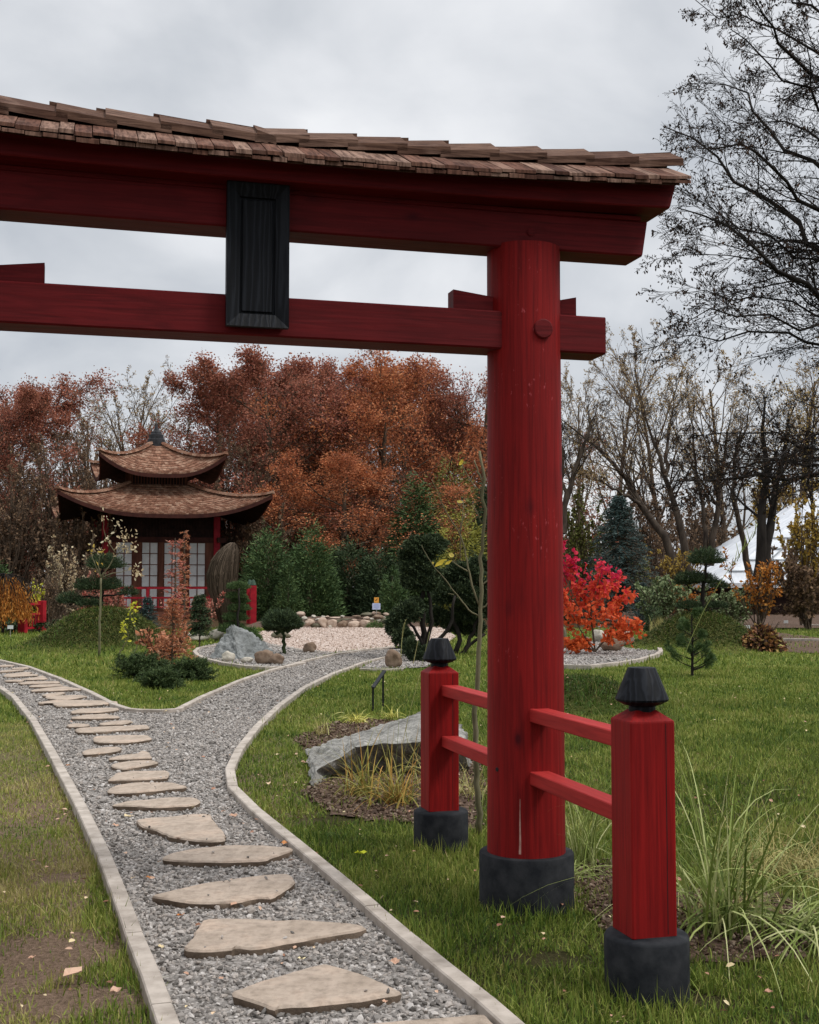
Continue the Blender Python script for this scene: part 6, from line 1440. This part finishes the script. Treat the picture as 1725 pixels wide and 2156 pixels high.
g=G(1238,1830); tuft('silver_grass','arching grass clump between the gate pillar and the near support post',(g[0],g[1]+.1,0),110,.70,.5,.0075,'g_blade',404,droop=(.7,2.6),lean=(.1,1.0),baser=.06)
g=G(1235,1850); tuft('dead_grass','short green-yellow tuft low beside the gate pillar footing',(g[0]-.02,g[1]+.05,0),60,.32,.9,.007,'g_blade',405,droop=(1.,2.6),lean=(.4,1.5),baser=.04)
g=G(765,1672); tuft('rusty_grass','green and rust coloured grass clump left in front of the slate slab',(g[0],g[1],0),95,.55,.8,.012,'g_rust',406,droop=(.5,3.),lean=(.05,1.2),baser=.06)
g=G(832,1690); tuft('rusty_grass','green and rust coloured grass clump right in front of the slate slab',(g[0],g[1],0),115,.60,.85,.012,'g_rust',407,droop=(.6,3.2),lean=(.1,1.2),baser=.07)
g=G(905,1660); tuft('rusty_grass','pale grass clump right behind the far support post',(g[0]+.02,g[1],0),70,.55,.6,.008,'g_straw',408,droop=(.6,2.4),lean=(.1,1.),baser=.05)
g=G(1012,1690); tuft('dead_grass','dry grass between the far support post and the gate pillar',(g[0]-.05,g[1]+.35,0),90,.5,.8,.006,'g_straw',409,droop=(.8,2.6),lean=(.1,1.3),baser=.08)
g=G(752,1520); tuft('golden_grass','bright yellow arching grass tuft beyond the slate slab',(g[0],g[1],0),90,.34,1.1,.012,'g_gold',410,droop=(1.2,2.6),lean=(.3,1.3),baser=.04)
g=G(828,1512); tuft('golden_grass','small yellow grass tuft at the upper edge of the slate slab',(g[0],g[1],0),50,.26,1.,.011,'g_gold',411,droop=(1.2,2.4),lean=(.2,1.2),baser=.03)
g=G(676,1548); tuft('golden_grass','small straw-pink tuft in bare soil left of the yellow grass',(g[0],g[1],0),40,.26,.8,.010,'g_straw',412,droop=(.5,2.),lean=(.1,1.),baser=.03)
g=G(1368,1330); tuft('rusty_grass','tan feathery grass between scarlet shrub and right mound',(g[0],40,0),150,.62,.45,.02,'g_straw',413,droop=(.3,1.5),lean=(.05,.7),baser=.15)
# tall flowering stalks
def stalks(name,label,base,paths,mat,r=.0022,plume=None):
    root=thing(name,label,'grass stalk',base); L=np.array(base); m=MB()
    for pts in paths:
        P=resample([np.array(p)-L for p in pts],14)
        for _ in range(2): P[1:-1]=(P[:-2]+2*P[1:-1]+P[2:])/4
        m.cur=random.random(); m.tube([tuple(p) for p in P],list(np.linspace(r,r*.5,14)),5)
        if plume: 
            for k in range(plume): t=P[-1]*(1-k*.05)+P[-4]*(k*.05); m.tube([tuple(t),tuple(t+np.array([random.uniform(-.03,.03),0,.07]))],[r*.9,r*.4],4)
    m.build('stalk',mat,root,smooth=True)
b=G(1400,1975); Yk=5.9; b=(at(1440,1232,5.9)[0],5.9,0); q=lambda x,y:at(x,y,5.9)
stalks('grass_stalk','very tall thin grass stalk with a feathery tip crossing the small pine',b,[[b,q(1440,1700),q(1435,1560),q(1400,1500),q(1415,1440),q(1460,1330),q(1500,1240),q(1545,1180),q(1590,1125)]],'g_blade',.0024,plume=9)
stalks('grass_stalk','long pale grass blades arching high beside the near post finial',b,[[b,q(1470,1750),q(1455,1620),q(1420,1510),q(1410,1465),q(1440,1460),q(1470,1490),q(1490,1550)],[b,q(1480,1780),q(1455,1640),q(1425,1530),q(1395,1500),q(1415,1455)]],'g_blade',.0028)
b=G(925,1600); b=(b[0],10.2,0); q=lambda x,y:at(x,y,10.2)
stalks('grass_stalk','thin dry stalks rising above the slate slab before the far support post',b,[[b,q(845,1560),q(880,1440),q(905,1330)],[b,q(840,1600),q(862,1500),q(885,1420)],[b,q(830,1640),q(838,1560),q(842,1480)]],'g_straw',.0026)
b=G(845,1398); q=lambda x,y:at(*T3(x,y),24.5); b=(q(330,1760)[0],24.5,0)
stalks('grass_stalk','pair of tall orange-brown dry stems in front of the left yew',b,[[b,q(340,1540),q(370,1380)],[b,q(335,1600),q(352,1400),q(380,1350)],[q(430,1780),q(460,1640),q(480,1540)]],'g_straw',.006)
# ================================================================== LAWN BLADES
MT['mound_blade']=leafmat('mound_grass_blade',[(.018,.032,.008),(.05,.072,.016),(.11,.125,.03),(.20,.17,.06)],.6,.25,.2)
FOOT=[(GM[0]+math.cos(GA)*x-math.sin(GA)*y,GM[1]+math.sin(GA)*x+math.cos(GA)*y,r) for x in (0,PS) for y,r in ((0,.238),(1.37,.17),(-1.37,.17))]
PATCH=[(G(150,2000)[:2],(.30,.40)),(G(190,2105)[:2],(.28,.22)),(G(130,1840)[:2],(.26,.20)),(G(60,2060)[:2],(.12,.15)),(G(1150,2010)[:2],(.22,.12)),(G(1480,2100)[:2],(.16,.12)),(G(700,1720)[:2],(.2,.1))]
def lawn_blades(y0,y1,dens,h,wd,seed,seg=2,name='grass'):
    rng=np.random.default_rng(seed); x1=.345*y1+2.6; n=int(2*x1*(y1-y0)*dens); x=rng.uniform(-x1,x1,n); y=rng.uniform(y0,y1,n); k=(np.abs(x)<.345*y+.5)|(rng.random(n)<.4); x,y=x[k],y[k]
    for poly in (PATH,GREY2,PINK,RCB,GREY3): k=~inpoly(x,y,poly); x,y=x[k],y[k]
    pr=np.ones(len(x))
    for bd,f in ((BED1,.10),(BED2,.15),(BED3,.13),(BED4,.2)): pr=np.where(inpoly(x+.10*vnoise(x,y,9.)+rng.normal(0,.04,len(x)),y+.10*vnoise(y,x,8.)+rng.normal(0,.05,len(x)),bd),f,pr)
    nz=vnoise(x,y,2.3)+.6*vnoise(x+5,y,7.1)
    for (c,r) in PATCH:
        d=((x-c[0])/r[0])**2+((y-c[1])/r[1])**2; pr*=np.clip((d-.38+.45*nz+.5*vnoise(x+3,y,19.)+rng.normal(0,.15,len(x)))*1.5,.05,1)
    left=(x<-1.0-.0*y)&(y<14)&(x< -1.2+ (y-4.5)*-.22)
    pr=np.where(left,pr*np.clip(.62+.5*nz,.22,1),pr*np.clip(.9+.35*nz,.5,1))
    for fx,fy,fr in FOOT: pr=np.where((x-fx)**2+(y-fy)**2<(fr+.0)**2,0,pr)
    k=rng.random(len(x))<pr; x,y,nz,left=x[k],y[k],nz[k],left[k]; n=len(x)
    hh=h*rng.lognormal(0,.35,n)*np.clip(1+.35*vnoise(x,y,5.),.5,1.6)*np.where(left,.75,1)
    # longer uncut grass against footings and slab
    for fx,fy,fr in FOOT: d=np.sqrt((x-fx)**2+(y-fy)**2)-fr; hh*=1+.9*np.exp(-(d/.10)**2)
    z=zg(x,y)-.004; p=np.stack([x,y,z],1); a=rng.random(n)*2*PI; ln=np.abs(rng.normal(.35,.4,n)); d=np.stack([np.cos(a)*ln,np.sin(a)*ln,np.ones(n)],1)
    V,Q,T,r=blades(p,d,hh,wd*rng.uniform(.6,1.4,n),rng,seg=seg,droop=rng.uniform(.1,1.3,n)) if seg>1 else blades(p,d,hh,wd*rng.uniform(.6,1.4,n),rng,seg=1,droop=rng.uniform(.1,.6,n))
    # colour index: 0 fresh .. 1 dry, patchy
    dry=np.clip(.36+.22*nz+np.where(left,.24+.24*vnoise(x,y,3.3),0)+rng.normal(0,.17,n),0,1)
    dry=np.where(gz(x,y)>.12,dry*.2,dry); rr=np.concatenate([dry]*seg)
    o=fast(name,V,Q,T,'blade',rnd=rr); tag(o,kind='stuff'); return o
MT['blade']=leafmat('lawn_blade',[(.034,.075,.012),(.115,.168,.024),(.225,.265,.052),(.35,.32,.10),(.42,.34,.17)],.55,.3,.25)
lawn_blades(3.9,8.2,9500,.044,.0058,501,seg=3)
lawn_blades(8.2,14,3300,.047,.0085,502)
lawn_blades(14,24,1050,.050,.014,503)
lawn_blades(24,45,190,.068,.028,504)
# shaggy long grass on the mounds
for k,(mx_,my,rx,ry,hh_) in enumerate(MOUNDS):
    rng=np.random.default_rng(560+k); n=(15000,13000,5000)[k]; x=mx_+rng.normal(0,rx*.75,n); y=my+rng.normal(0,ry*.75,n); q_=(gz(x,y)>.05); x,y=x[q_],y[q_]; n=len(x)
    e=.05; gx=(gz(x+e,y)-gz(x-e,y))/(2*e); gy=(gz(x,y+e)-gz(x,y-e))/(2*e); d=np.stack([-gx*.8,-gy*.8,np.ones(n)],1)+rng.normal(0,.45,(n,3))*[1,1,0]
    V,Q,T,r=blades(np.stack([x,y,gz(x,y)-.02],1),d,(.10 if k<2 else .08)*rng.lognormal(0,.35,n),np.full(n,.020 if k<2 else .011),rng,seg=2,droop=rng.uniform(.8,2.2,n))
    o=fast('mound_grass',V,Q,T,'mound_blade',rnd=r); tag(o,kind='stuff')
# ================================================================== FALLEN LEAVES
MT['fallen']=leafmat('fallen_leaf',[(.20,.10,.06),(.45,.24,.16),(.62,.42,.30),(.70,.60,.36),(.52,.16,.03)],.7,.2,.1)
def fallen(px,py,size,tone,label,z=.03,rz=0,mat='fallen'):
    g=G(px,py,z); s=size*g[1]/FOC/2; rng=random.Random(int(px*7+py)); m=MB(); m.cur=tone; n=11; V=[]
    for i in range(n):
        a=2*PI*i/n; r=s*(1+.35*math.cos(a)+ (.28 if i%2 else -.18)+rng.uniform(-.1,.1)); V.append((r*math.cos(a),r*math.sin(a)*.8,abs(math.sin(a*1.5))*s*.45+rng.uniform(0,.15)*s))
    V.append((0,0,.02*s)); m.add(V,[(i,(i+1)%n,n) for i in range(n)]); o=m.build('fallen_leaf',mat); o.location=g; o.rotation_euler=(rng.uniform(-.2,.2),rng.uniform(-.2,.2),rz or rng.uniform(0,6)); return tag(o,label,'leaf','fallen leaves on path and lawn')
FL=[(146,2053,44,.5,'large curled pale leaf on the bare soil at the lower left'),(246,2087,26,.45,'pinkish leaf at the grass edge left of the bottom kerb'),(67,2018,16,.35,'brown curled leaf on soil above the large pale one'),(381,1928,17,.98,'bright orange leaf on gravel left of the fourth stepping stone'),(313,1848,14,.95,'orange-red leaf on gravel left of the lens-shaped stone'),(635,2020,17,.75,'yellowish leaf on gravel behind the kite-shaped stepping stone'),
    (832,2026,28,.4,'pink-brown leaf near the right kerb beside the kite-shaped stone'),(810,2110,12,.4,'small pink leaf below the right tip of the kite-shaped stone'),(600,1776,15,.95,'orange leaf between the kerb and the lens-shaped stone'),(338,1993,14,.7,'cream leaf against the left kerb'),(620,1996,10,.45,'small tan leaf in front of the long slanted stone'),
    (757,1797,24,.1,'yellow-green leaf lying in the grass left of the gate footing'),(379,1766,16,.4,'pair-like pink leaf in front of the broad stepped stone'),(412,1768,16,.42,'pink leaf in front of the right corner of the broad stepped stone'),(242,1738,14,.42,'orange-pink leaf left of the broad stepped stone'),(270,1720,16,.7,'straw coloured leaf above the broad stepped stone at its left'),(142,1612,10,.95,'red leaf on gravel by the upper left kerb'),
    (490,1718,18,.4,'pinkish leaf between the broad stone and the right kerb'),(1145,1978,14,.35,'brown leaf in the grass before the gate pillar footing'),(1620,2090,20,.3,'brown leaf in the grass at the lower right'),(1505,1880,34,.45,'tan leaf caught inside the large grass clump'),(780,1520+60,12,.7,'pale leaf at the foot of the slate slab'),(583,1590,12,.72,'cream leaf in the grass near the right kerb bend'),(640,1606,14,.4,'tan leaf on the lawn left of the slate slab'),(567,1650,12,.6,'pale curled leaf on the lawn inside the right kerb bend'),(465,2060,11,.4,'pink leaf on gravel left of the kite-shaped stone'),(490,1905,16,.4,'rust-pink leaf leaning on the fourth stepping stone')]
MT['lemon_fallen']=leafmat('lemon_fallen_leaf',[(.55,.58,.04),(.55,.58,.04)],.6,.2,.2)
for a in FL: fallen(*a,mat='lemon_fallen' if a[3]==.1 else 'fallen')
rng=np.random.default_rng(600); n=520; y=4.1+rng.random(n)**1.3*20; x=rng.uniform(-.34,.34,n)*y; p=np.stack([x,y,gz(x,y)+.035],1)
V,Q,_,r=leaves(p,.028*rng.uniform(.5,1.5,n),rng,aspect=.6,flat=2.,dirs=rng.normal(size=(n,3))*[1,1,.15],dj=.1,shape='hex'); o=fast('leaf_litter',V,Q,None,'fallen',rnd=r*.8); tag(o,kind='stuff')
